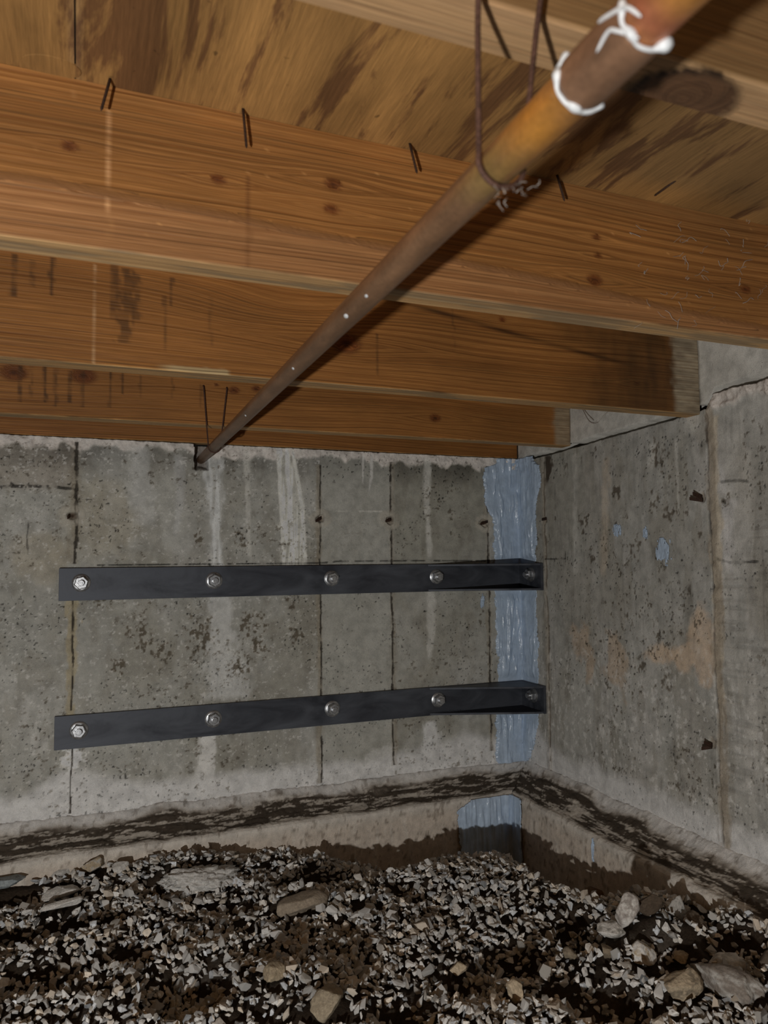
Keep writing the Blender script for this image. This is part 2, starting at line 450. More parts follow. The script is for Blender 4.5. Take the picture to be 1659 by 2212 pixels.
b.dark(b.hline([(210, 1221), (470, 1218), (700, 1216), (735, 1212), (1050, 1211)], 2.2)*.9, .35)
b.lerp((.30, .29, .26), b.hline([(720, 1104), (825, 1105)], 2.2)*.9)
b.dark(b.vstreak([(62, 1130, 2), (58, 1160, 2), (60, 1190, 3)], .5, .6)*.8, .4)
# tie holes
TIES = [(155, 1114), (692, 1121), (843, 1123), (1047, 1129)]
for px, py in TIES:
    q = b.p(px, py); rr = np.hypot((U-q[0])/1.25, Z-q[1])
    hole = 1-sst(.009, .016, rr+.010*(n3-.5)*2); b.lerp((.10, .075, .055), hole*.9); b.D -= hole*.012
    rim = (1-sst(.012, .034, np.abs(rr-.022)*2+.02*(n3-.5)*2)); b.lerp((.22, .20, .165), rim*.6); b.D += rim*.002
    b.lerp((.05, .03, .02), (1-sst(.003, .008, rr+.006*(n3-.5)))*.9)
# hole round the pipe
q = b.p(437, 975); hole = (1-sst(.019, .024, np.maximum(np.abs(U-q[0]), 0)+.016*(n3-.5)))*sst(1.080, 1.104, Z+.02*(n3-.5))
b.lerp((.11, .095, .085), hole*.9); b.D -= hole*.05
b.D += (n2-.5)*.004+(n3-.5)*.0012
b.D *= sst(0, .02, -U)
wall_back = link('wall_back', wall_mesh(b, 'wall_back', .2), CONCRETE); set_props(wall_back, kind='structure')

# ------------------------------------------------------------------ right wall
r = Surf(0, 0., 1, -3.3, -1.4, 0.0, -.06, 1.20, .0028, .0028)
U, Z = r.U, r.Z
yF, yI = -.966, -.176
def wall_top(y):
    y = np.asarray(y, float)
    t = np.interp(-y, [0, .18, .42, .65, .88, .97, .985, 1.0, 1.75], [1.158, 1.161, 1.166, 1.174, 1.180, 1.188, 1.200, 1.221, 1.224])
    return t+.006*(fbm(y*30, y*0, 4, 5)-.5)
TOP = wall_top(U); Zr = -.06+(Z+.06)*(TOP+.06)/1.26
r.Z = Z = Zr
n1 = r.nz_(3, 3); n2 = r.nz_(10, 9, 5); n3 = r.nz_(45, 40, 4); n4 = r.nz_(18, 4, 4)
r.C = np.stack([.183+0*U, .179+0*U, .164+0*U], -1)*(.70+.36*n1+.26*n2)[..., None]
r.lerp((.25, .24, .225), sst(.45, .75, n4)*.5)
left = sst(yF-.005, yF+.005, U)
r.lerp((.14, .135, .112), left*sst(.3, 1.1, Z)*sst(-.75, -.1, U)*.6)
r.lerp((.12, .11, .09), sst(.5, .68, r.nz_(24, 6, 5))*.45)
r.lerp((.13, .12, .10), sst(.5, .7, r.nz_(6, 3, 4))*.45)
r.lerp((.29, .275, .25), (1-left)*sst(.3, .8, r.nz_(14, 3))*.45)
# pinkish bare patches
tan = (.31, .225, .155)
r.lerp(tan, np.clip(r.blob(1515, 1370, 26, 55, .6, 25)+r.blob(1490, 1420, 50, 26, .6, 25)+r.blob(1425, 1415, 26, 22, .7, 25)+r.blob(1530, 1450, 20, 40, .8, 25), 0, 1)*.85*(.6+.5*n3))
r.lerp((.24, .175, .12), np.clip(r.blob(1330, 1430, 24, 60, .9, 22)+r.blob(1255, 1385, 18, 36, .9, 22)+r.blob(1275, 1440, 10, 30, .9, 22), 0, 1)*.65)
r.lerp((.27, .22, .165), r.vstreak([(1310, 990, 8), (1308, 1100, 12), (1305, 1240, 8)], .8, .7)*.5)
r.lerp((.34, .33, .30), r.vstreak([(1243, 980, 8), (1242, 1150, 5), (1243, 1240, 4)], .8, .6)*.4+r.vstreak([(1460, 950, 4), (1464, 1030, 4), (1466, 1100, 3)], .6, .5)*.5+r.vstreak([(1410, 960, 12), (1405, 1010, 8)], .7, .8)*.45+r.vstreak([(1490, 900, 26), (1500, 930, 20)], .8, .8)*.5)
r.lerp((.36, .35, .345), r.vstreak([(1575, 1080, 18), (1572, 1150, 16), (1580, 1230, 10)], .8, .7)*.6+r.vstreak([(1552, 1010, 14), (1570, 1060, 16)], .8, .8)*.4)
r.lerp((.33, .27, .19), r.vstreak([(1546, 900, 10), (1544, 1000, 8), (1552, 1120, 12), (1550, 1300, 12), (1560, 1560, 10)], .7, .8)*.6)
r.lerp((.05, .035, .022), r.vstreak([(1183, 985, 7), (1188, 1005, 9), (1180, 1040, 4)], .5, .6)*.85)
r.lerp((.045, .028, .018), r.vstreak([(1528, 890, 5), (1526, 930, 5), (1531, 985, 3)], .5, .8)*.8)
# pinkish broken mortar on the top
rg = (1-left)*sst(0, .02, Z-1.165+.05*(r.nz_(9, 6)-.5)*2)
r.lerp((.37, .32, .285), rg*.8*(.5+.7*n3)); r.D += rg*(.004+(n3-.4)*.022)
# board-marked horizontals right of the joint
bm_ = (1-left)*sst(.56, .66, r.nz_(6, 90, 3))*sst(.5, .62, r.nz_(5, 5)); r.dark(bm_*.35, .55); r.D -= bm_*.002
sp = sst(.63, .73, r.nz_(75, 55, 5, .65))*sst(.44, .6, r.nz_(7, 5, 3)); r.lerp((.075, .062, .045), sp*.8); r.D -= sp*.0014
for px, py, q_ in ((1370, 1185, 10), (1262, 1130, 10), (1410, 1085, 9), (1445, 1105, 10), (1330, 1060, 9), (1505, 1150, 9), (1280, 1200, 8), (1440, 1470, 10), (1380, 1430, 9), (1420, 985, 14), (1570, 1075, 8), (1545, 1215, 8)):
    mk = r.blob(px, py, q_, q_*2, 1.4, 70, .4)*sst(.4, .55, r.nz_(80, 50, 3)); r.lerp((.08, .065, .048), mk*.85); r.D -= mk*.002
lt = sst(.62, .72, r.nz_(75, 60, 3, .6))*sst(.4, .7, 1-Z/1.1); r.lerp((.36, .35, .33), lt*.5)
ver = sst(.6, .7, r.nz_(90, 9, 3)); r.dark(ver*.35, .6)
hz = 1-sst(0, .06, Z-.02-.06*r.nz_(5, 1, 3)-.12*np.exp(-(U/.16)**2)); r.lerp((.34, .335, .33), hz*.8)
pit = sst(.77, .85, r.nz_(140, 140, 2))*sst(.4, .6, r.nz_(8, 8, 3)); r.dark(pit, .35); r.D -= pit*.0015
def rjoint(y, w, depth, zlo, zhi, side, k):
    wob = .005*(r.nz_(.01, 9, 4)-.5)*2
    d = np.abs(U-y-wob)/(w*(.45+1.1*r.nz_(.01, 26, 3))); on = sst(.33, .5, r.nz_(2, 24, 4)+.1)*(Z > zlo)*(Z < zhi)
    ln = (1-sst(.45, 1.1, d+.5*(n3-.5)))*on; r.lerp((.05, .04, .032), ln*.9); r.D -= ln*depth
    sd = (1-sst(.2, 1., np.abs(U-y-side*w*2.4)/(w*5)+.8*(r.nz_(70, 14)-.5)*2)); r.lerp((.15, .125, .095), sd*k); r.D += sd*(n3-.35)*.005
rjoint(yF, .0050, .008, -.06, 2, -1, .85)
r.D += (1-left)*.003
rjoint(yI, .0036, .004, .05, 1.14, .5, .4)
r.D += sst(yI-.002, yI+.002, U)*.0025
r.dark(r.hline([(1178, 1208), (1222, 1207)], 2.2, .2)*.8+r.vstreak([(1221, 1192, 1.2), (1221, 1210, 1.2)], .5, .3)*.8, .4)
r.dark(r.hline([(1532, 1042), (1600, 1038), (1640, 1045)], 3)*.8+r.hline([(1545, 1205), (1580, 1216), (1650, 1212)], 3)*.8, .35)
for px, py in ((1518, 1072), (1540, 1606), (1178, 1123)):
    q = r.p(px, py); rr = np.hypot(U-q[0], Z-q[1]); hole = 1-sst(.008, .018, rr+.012*(n3-.5)*2)
    r.lerp((.13, .105, .08), hole*.8); r.D -= hole*.006
r.D += (n2-.5)*.004+(n3-.5)*.0014
r.D *= sst(0, .02, -U)
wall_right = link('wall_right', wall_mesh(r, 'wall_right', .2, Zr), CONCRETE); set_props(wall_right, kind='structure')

# concrete filled in between the joist ends, above the crack in the right wall
JY = [-2.100, -1.545, -.945, -.345]; JT = [.052, .052, .056, .056]; ZJ, ZP = 1.176, 1.394
def infill(y0, y1, n=60):
    ys = np.linspace(y0, y1, n); zs = np.linspace(0, 1, 26)
    Yg, Tg = np.meshgrid(ys, zs); bot = wall_top(Yg)+.0135+.009*fbm(Yg*24, Yg*0, 3, 77)
    Zg = bot+(ZP-bot)*Tg; nn = fbm(Yg*60, Zg*60, 4, 31); bb = fbm(Yg*9, Zg*9, 4, 32)
    X = -.003-(bb-.5)*.006-(nn-.5)*.003
    C = np.stack([.27+0*X, .26+0*X, .235+0*X], -1)*(.7+.35*bb+.25*nn)[..., None]
    V = np.stack([X, Yg, Zg], -1).reshape(-1, 3); F = grid_faces(26, n, flip=True)
    border = list(range(n))+[i*n+n-1 for i in range(1, 26)]+[25*n+k for k in range(n-2, -1, -1)]+[i*n for i in range(24, 0, -1)]
    bv = V[border].copy(); bv[:, 0] = .15; n0 = len(V); nb = len(border); b_ = np.array(border); k = np.arange(nb); k2 = (k+1) % nb
    F = np.vstack([F, np.stack([b_[k2], n0+k2, n0+k, b_[k]], 1)])
    C = lift(np.vstack([C.reshape(-1, 3), np.tile([[.2, .19, .17]], (nb, 1))]))
    return raw_mesh('mortar_infill', np.vstack([V, bv]), F, C)
for y0, y1 in ((-3.3, -2.1+.056), (-2.098, -1.545+.052), (-1.545, -.945+.056), (-.945, -.345+.056), (-.345, .0)):
    link('mortar_infill', infill(min(y0+.056, 0), (y1-.056 if y1 < 0 else -.002)), CONCRETE, wall_right)

# ------------------------------------------------------------------ footing ledge
WF = .155
def footing():
    """L-shaped ledge: profile swept along back wall then right wall. t = across, s = along"""
    prof = []
    for t in np.linspace(0, 1, 44): prof.append((WF*t*1.0, None))            # top, from wall foot to the edge
    nt = 44; nf = 40
    out = []
    sb = np.concatenate([np.linspace(-3.3, -1.95, 90)[:-1], np.linspace(-1.95, -WF, 560)]); sr = np.concatenate([np.linspace(-WF, -1.5, 440), np.linspace(-1.5, -3.3, 110)[1:]])
    def sheet(S, back):
        Tn = np.concatenate([np.linspace(0, 1, nt), np.ones(nf)]); Fz = np.concatenate([np.zeros(nt), np.linspace(0, 1, nf+1)[1:]])
        Sg, Tg = np.meshgrid(S, Tn); _, Fg = np.meshgrid(S, Fz)
        # mitre at the corner: the along coordinate is pulled to the diagonal
        e = .012*(fbm(Sg*6, Sg*0+(3 if back else 9), 3, 41)-.5)
        off = -(WF+e*Fg*0)*Tg
        k = np.clip((S+WF+.02)/.02, 0, 1) if back else np.clip((-S-WF)/.02, 0, 1)
        mit = -off-WF
        along = Sg.copy()
        if back: along = Sg+(WF-Tg*WF)*sst(-WF-.5, -WF, Sg)
        else: along = Sg+(WF-Tg*WF)*(1-sst(-WF-.5, -WF, Sg)*0-sst(0, .5, -Sg-WF))
        n2_ = fbm(Sg*9, Tg*2.2+Fg*3, 4, 43 if back else 44); n3_ = fbm(Sg*70, Tg*9+Fg*20, 4, 45 if back else 46)
        st = fbm(Sg*15, Tg*13+.35*fbm(Sg*4, Tg*0, 2, 9)*4, 6, 47 if back else 48, .64)
        zz = -.048*sst(.0, .95, Tg)**.8+.014*(1-sst(0, .22, Tg))
        zz += (n2_-.5)*.016*(1-Tg*.6)+(n3_-.5)*.006*(1-.5*Tg)+(st-.5)*.012*sst(.05, .3, Tg)*(1-sst(.8, 1, Tg))
        edge_drop = sst(.93, 1., Tg)*.006*(1-Fg); zz -= edge_drop
        zz = np.where(Fg > 0, zz-Fg*.36, zz)
        off = off-(Fg > 0)*((n3_-.5)*.003+(n2_-.5)*.006)*np.minimum(Fg*20, 1)
        # colours
        C = np.stack([.24+0*Sg, .215+0*Sg, .185+0*Sg], -1)*(.75+.3*n2_+.2*n3_)[..., None]
        C = mixc(C, (.33, .32, .31), (1-sst(.08, .3, Tg+.25*(n2_-.5)))*.9)
        dirt = sst(.14, .30, Tg+.35*(n2_-.5))*(1-sst(.80, .96, Tg+.25*(n2_-.5)))
        n4_ = fbm(Sg*150, Tg*22+Fg*50, 4, 51, .65)
        soil = dirt*sst(.36, .47, st+.16*(n4_-.5))
        zz = zz+(n4_-.5)*.004*(1-np.minimum(Fg*20, 1)*.8)-soil*.003; C = C*(.75+.5*n4_)[..., None]
        C = mixc(C, (.052, .038, .026), soil*.95)
        C = mixc(C, (.29, .265, .235), sst(.8, .93, Tg+.15*(n2_-.5))*(1-np.minimum(Fg*14, 1))*.8)
        C = mixc(C, (.235, .185, .145), np.minimum(Fg*8, 1)*.55)
        vs_ = sst(.55, .7, fbm(Sg*40, Fg*2, 3, 49)); C = mixc(C, (.30, .27, .235), vs_*np.minimum(Fg*8, 1)*.4)
        C = mixc(C, (.07, .055, .042), sst(.62, .74, n3_)*.6)
        if back: V = np.stack([along, off, zz], -1)
        else: V = np.stack([off, along, zz], -1)
        return V, C
    for back, S in ((True, sb), (False, sr)):
        V, C = sheet(S, back); out.append((V, C, back))
    return out
parts = footing()
V_all, F_all, C_all = [], [], []; n0 = 0
for V, C, back in parts:
    ny, nx = V.shape[:2]; F = grid_faces(ny, nx, flip=back)
    F = F[:, ::-1] if back else F
    # orientation: make top normals point up
    a, b_, c_ = V.reshape(-1, 3)[F[0, 0]], V.reshape(-1, 3)[F[0, 1]], V.reshape(-1, 3)[F[0, 2]]
    if np.cross(b_-a, c_-a)[2] < 0: F = F[:, ::-1]
    V_all.append(V.reshape(-1, 3)); C_all.append(lift(C.reshape(-1, 3))); F_all.append(F+n0); n0 += ny*nx
footing_o = link('footing', raw_mesh('footing', np.vstack(V_all), np.vstack(F_all), np.vstack(C_all)), CONCRETE)
set_props(footing_o, kind='structure')

# ------------------------------------------------------------------ ground
def gp(px, py, z=-.1):
    w = at(px, py, 2, z); return w[0], w[1]
DENTS = []   # (px, py, rx, ry, depth, angle deg)
for d in ((415, 2125, .125, .125, .075, 10), (120, 1992, .22, .06, .055, 0), (360, 1905, .10, .05, .035, 10), (500, 1945, .10, .05, .025, -15),
          (690, 1885, .13, .075, .045, 0), (740, 1985, .05, .06, .022, 0), (895, 1915, .07, .10, .04, 20), (1240, 1995, .08, .13, .06, -35),
          (1110, 2055, .09, .11, .055, -40), (990, 2120, .07, .07, .03, -40), (880, 2180, .09, .08, .045, 0), (1430, 2085, .08, .11, .065, -35), (1320, 2165, .10, .09, .065, -35),
          (80, 2100, .16, .07, .03, 5), (250, 2060, .12, .05, .02, 0), (1590, 2090, .09, .10, .05, -30), (1490, 2010, .07, .09, .035, 0), (560, 2040, .04, .04, .012, 0), (30, 1935, .14, .06, .03, 0), (1180, 2140, .05, .05, .02, 0)):
    x, y = gp(d[0], d[1]); DENTS.append((x, y, d[2], d[3], d[4], math.radians(d[5])))
MOUNDS = []
for px, py, rx, ry, h in ((1040, 1890, .20, .16, .030), (640, 1935, .10, .09, .03), (300, 1880, .22, .10, .028), (1400, 2050, .10, .10, .03), (1560, 2040, .20, .20, .055), (1380, 1960, .14, .10, .035), (560, 2130, .2, .1, .02), (1060, 2190, .16, .10, .02), (200, 2170, .3, .09, .02), (720, 2180, .09, .08, .03), (440, 1870, .13, .06, .03), (700, 1840, .12, .06, .025)):
    x, y = gp(px, py); MOUNDS.append((x, y, rx, ry, h))
def ground_z(x, y):
    x = np.asarray(x, float); y = np.asarray(y, float)
    z = -.118+.022*(fbm(x*3.2, y*3.2, 3, 61)-.5)*2+.014*(fbm(x*11, y*11, 3, 62)-.5)*2
    z = z+.05*sst(-.9, -1.5, y)*sst(-1.0, -.3, x)
    for cx, cy, rx, ry, h in MOUNDS: z = z+h*np.exp(-((x-cx)/rx)**2-((y-cy)/ry)**2)
    for cx, cy, rx, ry, h, a in DENTS:
        u = (x-cx)*math.cos(a)+(y-cy)*math.sin(a); v = -(x-cx)*math.sin(a)+(y-cy)*math.cos(a)
        q = np.sqrt((u/rx)**2+(v/ry)**2); z = z-h*(1-sst(.35, 1.1, q+.25*(fbm(x*18, y*18, 2, 64)-.5)))
    d1 = -WF-y; d2 = -WF-x
    z = z-.15*(1-sst(.06, .34, d1))*sst(-1.05, -.5, x)-.13*(1-sst(.05, .26, d2))*(1-.95*sst(-.60, -.95, y))
    return np.maximum(z, -.33)
gx = np.linspace(-3.4, -WF+.03, 470); gy = np.linspace(-3.6, -WF+.03, 500)
GX, GY = np.meshgrid(gx, gy); GZ = ground_z(GX, GY)+.010*(fbm(GX*45, GY*45, 3, 66)-.5)-.008
g1 = fbm(GX*20, GY*20, 4, 68)
GC = np.stack([.040+0*GX, .028+0*GX, .019+0*GX], -1)*(.6+.8*g1)[..., None]
GC = mixc(GC, (.10, .085, .07), sst(.62, .75, fbm(GX*14, GY*14, 4, 69))*.5)
Fg = grid_faces(500, 470)
floor = link('floor', raw_mesh('floor', np.stack([GX, GY, GZ], -1).reshape(-1, 3), Fg, GC.reshape(-1, 3)), SOIL)
set_props(floor, kind='structure')

# ---- rocks
def rock_mesh(name, k, dims, col, cuts=7, rough=.12, sub=4, col2=None):
    g = np.random.default_rng(3000+k); bm = bmesh.new(); bmesh.ops.create_icosphere(bm, subdivisions=sub, radius=1)
    V = np.array([v.co[:] for v in bm.verts]); bm.verts.index_update(); F = np.array([[v.index for v in f.verts] for f in bm.faces]); bm.free()
    for _ in range(cuts):
        n = g.normal(size=3); n /= np.linalg.norm(n); h = g.uniform(.45, .80); d = V@n; V = V-np.maximum(d-h, 0)[:, None]*n*.96
    N = V/np.linalg.norm(V, axis=1)[:, None]
    nz = fbm(V[:, 0]*2.2+k, V[:, 1]*2.2, 5, k, .6, V[:, 2]*2.2); V = V+N*((nz-.5)*rough*3)[:, None]
    V = V+N*((fbm(V[:, 0]*6+k, V[:, 1]*6, 4, k+19, .6, V[:, 2]*6)-.5)*.10)[:, None]
    if rough > .2: V = V+N*((fbm(V[:, 0]*7, V[:, 1]*6, 4, k+9, .7, V[:, 2]*4)-.5)*.55)[:, None]
    n2_ = fbm(V[:, 0]*4+k, V[:, 1]*4, 4, k+50, .6, V[:, 2]*4)
    C = np.tile(np.array(col), (len(V), 1))*(.7+.6*n2_)[:, None]
    if col2 is not None: C = mixc(C, col2, sst(.5, .62, n2_))
    V = V*np.array(dims)
    return raw_mesh(name, V, F, C, smooth=True)
GREY, PALE, TAN, BROWN = (.46, .44, .41), (.68, .65, .61), (.46, .37, .26), (.20, .14, .10)
ROCKS = [  # px, py, half sizes (m), rot z deg, tilt, lift, colour, label
 (1352, 1966, (.034, .030, .040), 20, 12, 1.15, (.40, .36, .33), PALE, 'rounded grey-brown rock with fine stripes, standing upright at the top of the rock cluster'),
 (1396, 1958, (.040, .018, .040), -25, 30, .5, (.10, .072, .05), None, 'smooth brown rock leaning behind the striped rock, its colour darkened as if in shadow'),  # brown lowered in the colour itself to stand in for shade on this rock
 (1322, 2011, (.044, .028, .022), -10, 0, .8, PALE, (.30, .28, .25), 'pale flat rock with a jagged dark seam, front left of the rock cluster'),
 (1390, 2004, (.036, .028, .028), 25, 10, .85, PALE, TAN, 'pale angular rock with a tan face, front right of the rock cluster'),
 (1464, 1966, (.036, .030, .036), 10, 10, .9, GREY, None, 'blocky grey rock with a lit top, between the rock cluster and the footing'),
 (1572, 2012, (.058, .036, .032), -20, 10, .75, GREY, PALE, 'long grey lumpy rock close to the footing at the far right of the pile'),
 (1478, 2124, (.050, .036, .030), -5, -8, .6, TAN, (.22, .18, .13), 'tan craggy rock over a dark hollow, lying low in front of the long slab'),
 (1566, 2118, (.120, .032, .030), -78, 6, .55, (.25, .215, .185), GREY, 'long sloping grey-brown slab running down beside the craggy tan rock'),
 (1475, 2086, (.022, .018, .014), 0, 0, .6, TAN, None, 'small tan rock resting above the craggy tan rock'),
 (1113, 2140, (.021, .022, .024), 15, 10, .6, TAN, None, 'squarish tan rock sitting alone among grey gravel, centre right foreground'),
 (650, 1942, (.075, .050, .036), 5, 0, .15, (.30, .245, .185), None, 'big half-buried tan boulder in the middle of the gravel'),
 (592, 2100, (.027, .022, .018), 30, 0, .5, (.36, .29, .20), None, 'small rounded sand-coloured rock beside a shadowed dip in the gravel'),
 (706, 2160, (.052, .045, .036), 0, 0, .35, (.32, .265, .19), None, 'tan boulder with a rounded top at the bottom edge of the foreground'),
 (134, 1925, (.062, .034, .016), 14, -12, 1.3, PALE, None, 'flat white rock, upper of the two flat rocks near the left end of the footing'),
 (132, 1953, (.066, .030, .014), 8, -8, 1.2, PALE, None, 'long flat whitish rock, lower of the two flat rocks near the left footing'),
 (10, 1930, (.080, .045, .020), 0, 0, 1.1, (.30, .33, .34), None, 'blue-grey flat slab in the dark hollow at the far left'),
 (205, 1868, (.040, .026, .022), 10, 0, .6, TAN, GREY, 'tan-grey rounded rock on the gravel crest just under the footing'),
 (262, 1872, (.034, .022, .018), 20, 0, .6, PALE, None, 'pale wedge-shaped rock on the gravel crest beside the tan-grey one'),
 (142, 1885, (.040, .022, .020), 12, 0, .6, GREY, None, 'grey rock at the left end of the gravel crest, half in shadow'),
 (425, 1876, (.105, .055, .034), 0, 0, .25, (.62, .60, .57), GREY, 'large pale crusty clump of cemented gravel under the back footing'),
 (1312, 2048, (.020, .020, .022), 0, 0, .5, (.25, .20, .14), None, 'tan lump wedged in the gravel below the rock cluster'),
 (1232, 2060, (.020, .017, .015), 0, 0, .6, (.24, .195, .14), None, 'brownish stone lying left of the wedged tan lump'),
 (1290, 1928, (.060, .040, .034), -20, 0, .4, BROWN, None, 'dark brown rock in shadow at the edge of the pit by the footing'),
 (990, 2095, (.022, .020, .015), 0, 0, .6, TAN, None, 'tan stone flush with the gravel in the middle foreground'),
 (1500, 2002, (.040, .034, .028), 10, 0, .4, (.15, .115, .085), None, 'dark earthy rock in the dip between the blocky grey and the long lumpy rock'),
 (1668, 2075, (.034, .034, .034), 0, 0, .3, (.12, .09, .065), None, 'dark clod of earth at the right edge beyond the long slab'),
 (299, 1923, (.014, .012, .011), 0, 0, .8, PALE, None, 'small bright white stone on the gravel left of the crusty clump'),
 (1280, 2195, (.045, .030, .020), 30, 20, .5, (.20, .14, .10), None, 'reddish-brown broken rock at the bottom edge left of the bright gravel'),
]
FOOT = []
for k, (px, py, dims, rz, tilt, lift, col, col2, lab) in enumerate(ROCKS):
    z0 = -.1
    for _ in range(6):
        x, y = gp(px, py, z0); z0 = float(ground_z(x, y))+dims[2]*lift
    crust = 'crusty' in lab
    if not crust: FOOT.append((x, y, z0, dims, math.radians(rz)))
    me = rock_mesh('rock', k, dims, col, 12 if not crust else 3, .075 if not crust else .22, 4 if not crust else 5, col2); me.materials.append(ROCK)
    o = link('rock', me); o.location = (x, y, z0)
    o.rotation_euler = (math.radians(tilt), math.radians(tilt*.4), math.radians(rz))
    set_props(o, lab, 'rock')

# ---- gravel: angular chips
def chip_shape(k):
    g = np.random.default_rng(500+k)
    bm = bmesh.new(); pts = g.normal(size=(11, 3)); pts /= np.linalg.norm(pts, axis=1)[:, None]
    pts *= np.array([1.12, g.uniform(.55, .85), g.uniform(.36, .66)])*(.86+.28*g.random((11, 1)))
    for p in pts: bm.verts.new(p)
    h = bmesh.ops.convex_hull(bm, input=bm.verts)
    for v in [v for v in bm.verts if not v.link_faces]: bm.verts.remove(v)
    bmesh.ops.triangulate(bm, faces=bm.faces); bmesh.ops.recalc_face_normals(bm, faces=bm.faces)
    bm.verts.ensure_lookup_table(); bm.verts.index_update()
    V = np.array([v.co[:] for v in bm.verts]); F = np.array([[v.index for v in f.verts] for f in bm.faces]); bm.free()
    return V, F
CHIPS = [chip_shape(k) for k in range(24)]
NG = 31000
cx_ = rng.uniform(-2.45, -WF-.01, NG); cy_ = rng.uniform(-2.0, -WF-.01, NG)
far = rng.random(NG) < .28
size = np.exp(rng.normal(math.log(.0086), .34, NG)); size = np.clip(size, .004, .019)
d1, d2 = -WF-cy_, -WF-cx_
pitm = (1-sst(.06, .30, d1))*sst(-1.0, -.45, cx_)+(1-sst(.05, .26, d2))*(1-.9*sst(-.65, -.95, cy_))
dens = (1-.85*np.clip(pitm, 0, 1))*(.58+.42*sst(.30, .52, fbm(cx_*7, cy_*7, 3, 71)))
keep = rng.random(NG) < dens
for fx, fy, fz, dm, fa in FOOT:        # no chips inside or on top of the rocks
    u_ = (cx_-fx)*math.cos(fa)+(cy_-fy)*math.sin(fa); v_ = -(cx_-fx)*math.sin(fa)+(cy_-fy)*math.cos(fa)
    keep &= (u_/(dm[0]*.86+.003))**2+(v_/(dm[1]*.86+.003))**2 > 1
cx_, cy_, size = cx_[keep], cy_[keep], size[keep]; NG = len(cx_)
cz_ = ground_z(cx_, cy_)+size*rng.uniform(-.15, .75, NG)
qr = rng.normal(size=(NG, 4)); qr[:, 1:3] *= .45; qr /= np.linalg.norm(qr, axis=1)[:, None]
w_, x_, y_, z_ = qr.T
ROT = np.stack([1-2*(y_*y_+z_*z_), 2*(x_*y_-z_*w_), 2*(x_*z_+y_*w_), 2*(x_*y_+z_*w_), 1-2*(x_*x_+z_*z_), 2*(y_*z_-x_*w_), 2*(x_*z_-y_*w_), 2*(y_*z_+x_*w_), 1-2*(x_*x_+y_*y_)], -1).reshape(-1, 3, 3)
tone = rng.random(NG); val = np.clip(rng.normal(.55, .14, NG), .2, .85)
PAL = np.array([[1., .97, .93], [1., .93, .84], [.93, .96, 1.0], [1.06, .92, .76]])
cidx = rng.choice(4, NG, p=[.55, .22, .15, .08]); ccol = PAL[cidx]*val[:, None]
ccol[tone < .07] *= .45
px_, py_, dep = project(np.stack([cx_, cy_, cz_], -1))
inview = (px_ > 10) & (px_ < 1649) & (py_ < 2205)
appar = np.where(inview, size/dep, 0)*(1+.8*(cz_-ground_z(cx_, cy_))/size)
order = np.argsort(-appar); pick = set(order[:300].tolist()); kind_i = rng.integers(0, 24, NG)
chip_me = []
for k, (V, F) in enumerate(CHIPS):
    g = np.random.default_rng(900+k); c = PAL[g.choice(4, p=[.55, .22, .15, .08])]*np.clip(g.normal(.56, .12), .3, .8)
    me = raw_mesh('stone', V, F, np.tile(c, (len(V), 1)), smooth=False); me.materials.append(STONE); chip_me.append(me)
VV, FF, CC = [], [], []; n0 = 0
for k, (V, F) in enumerate(CHIPS):
    sel = np.array([i for i in np.nonzero(kind_i == k)[0] if i not in pick])
    P = np.einsum('nij,vj->nvi', ROT[sel], V)*size[sel][:, None, None]+np.stack([cx_[sel], cy_[sel], cz_[sel]], -1)[:, None]
    nv = len(V); VV.append(P.reshape(-1, 3)); CC.append(np.repeat(ccol[sel], nv, 0))
    FF.append((F[None]+(np.arange(len(sel))*nv)[:, None, None]).reshape(-1, 3)+n0); n0 += nv*len(sel)
gravel = link('loose_gravel', raw_mesh('loose_gravel', np.vstack(VV), np.vstack(FF), np.vstack(CC), smooth=False), STONE, floor)
gravel['kind'] = 'stuff'
for i in sorted(pick):
    o = link('stone', chip_me[kind_i[i]], None, floor)
    R3 = Matrix(ROT[i].tolist()); o.matrix_world = Matrix.Translation((cx_[i], cy_[i], cz_[i])) @ R3.to_4x4() @ Matrix.Scale(size[i], 4)

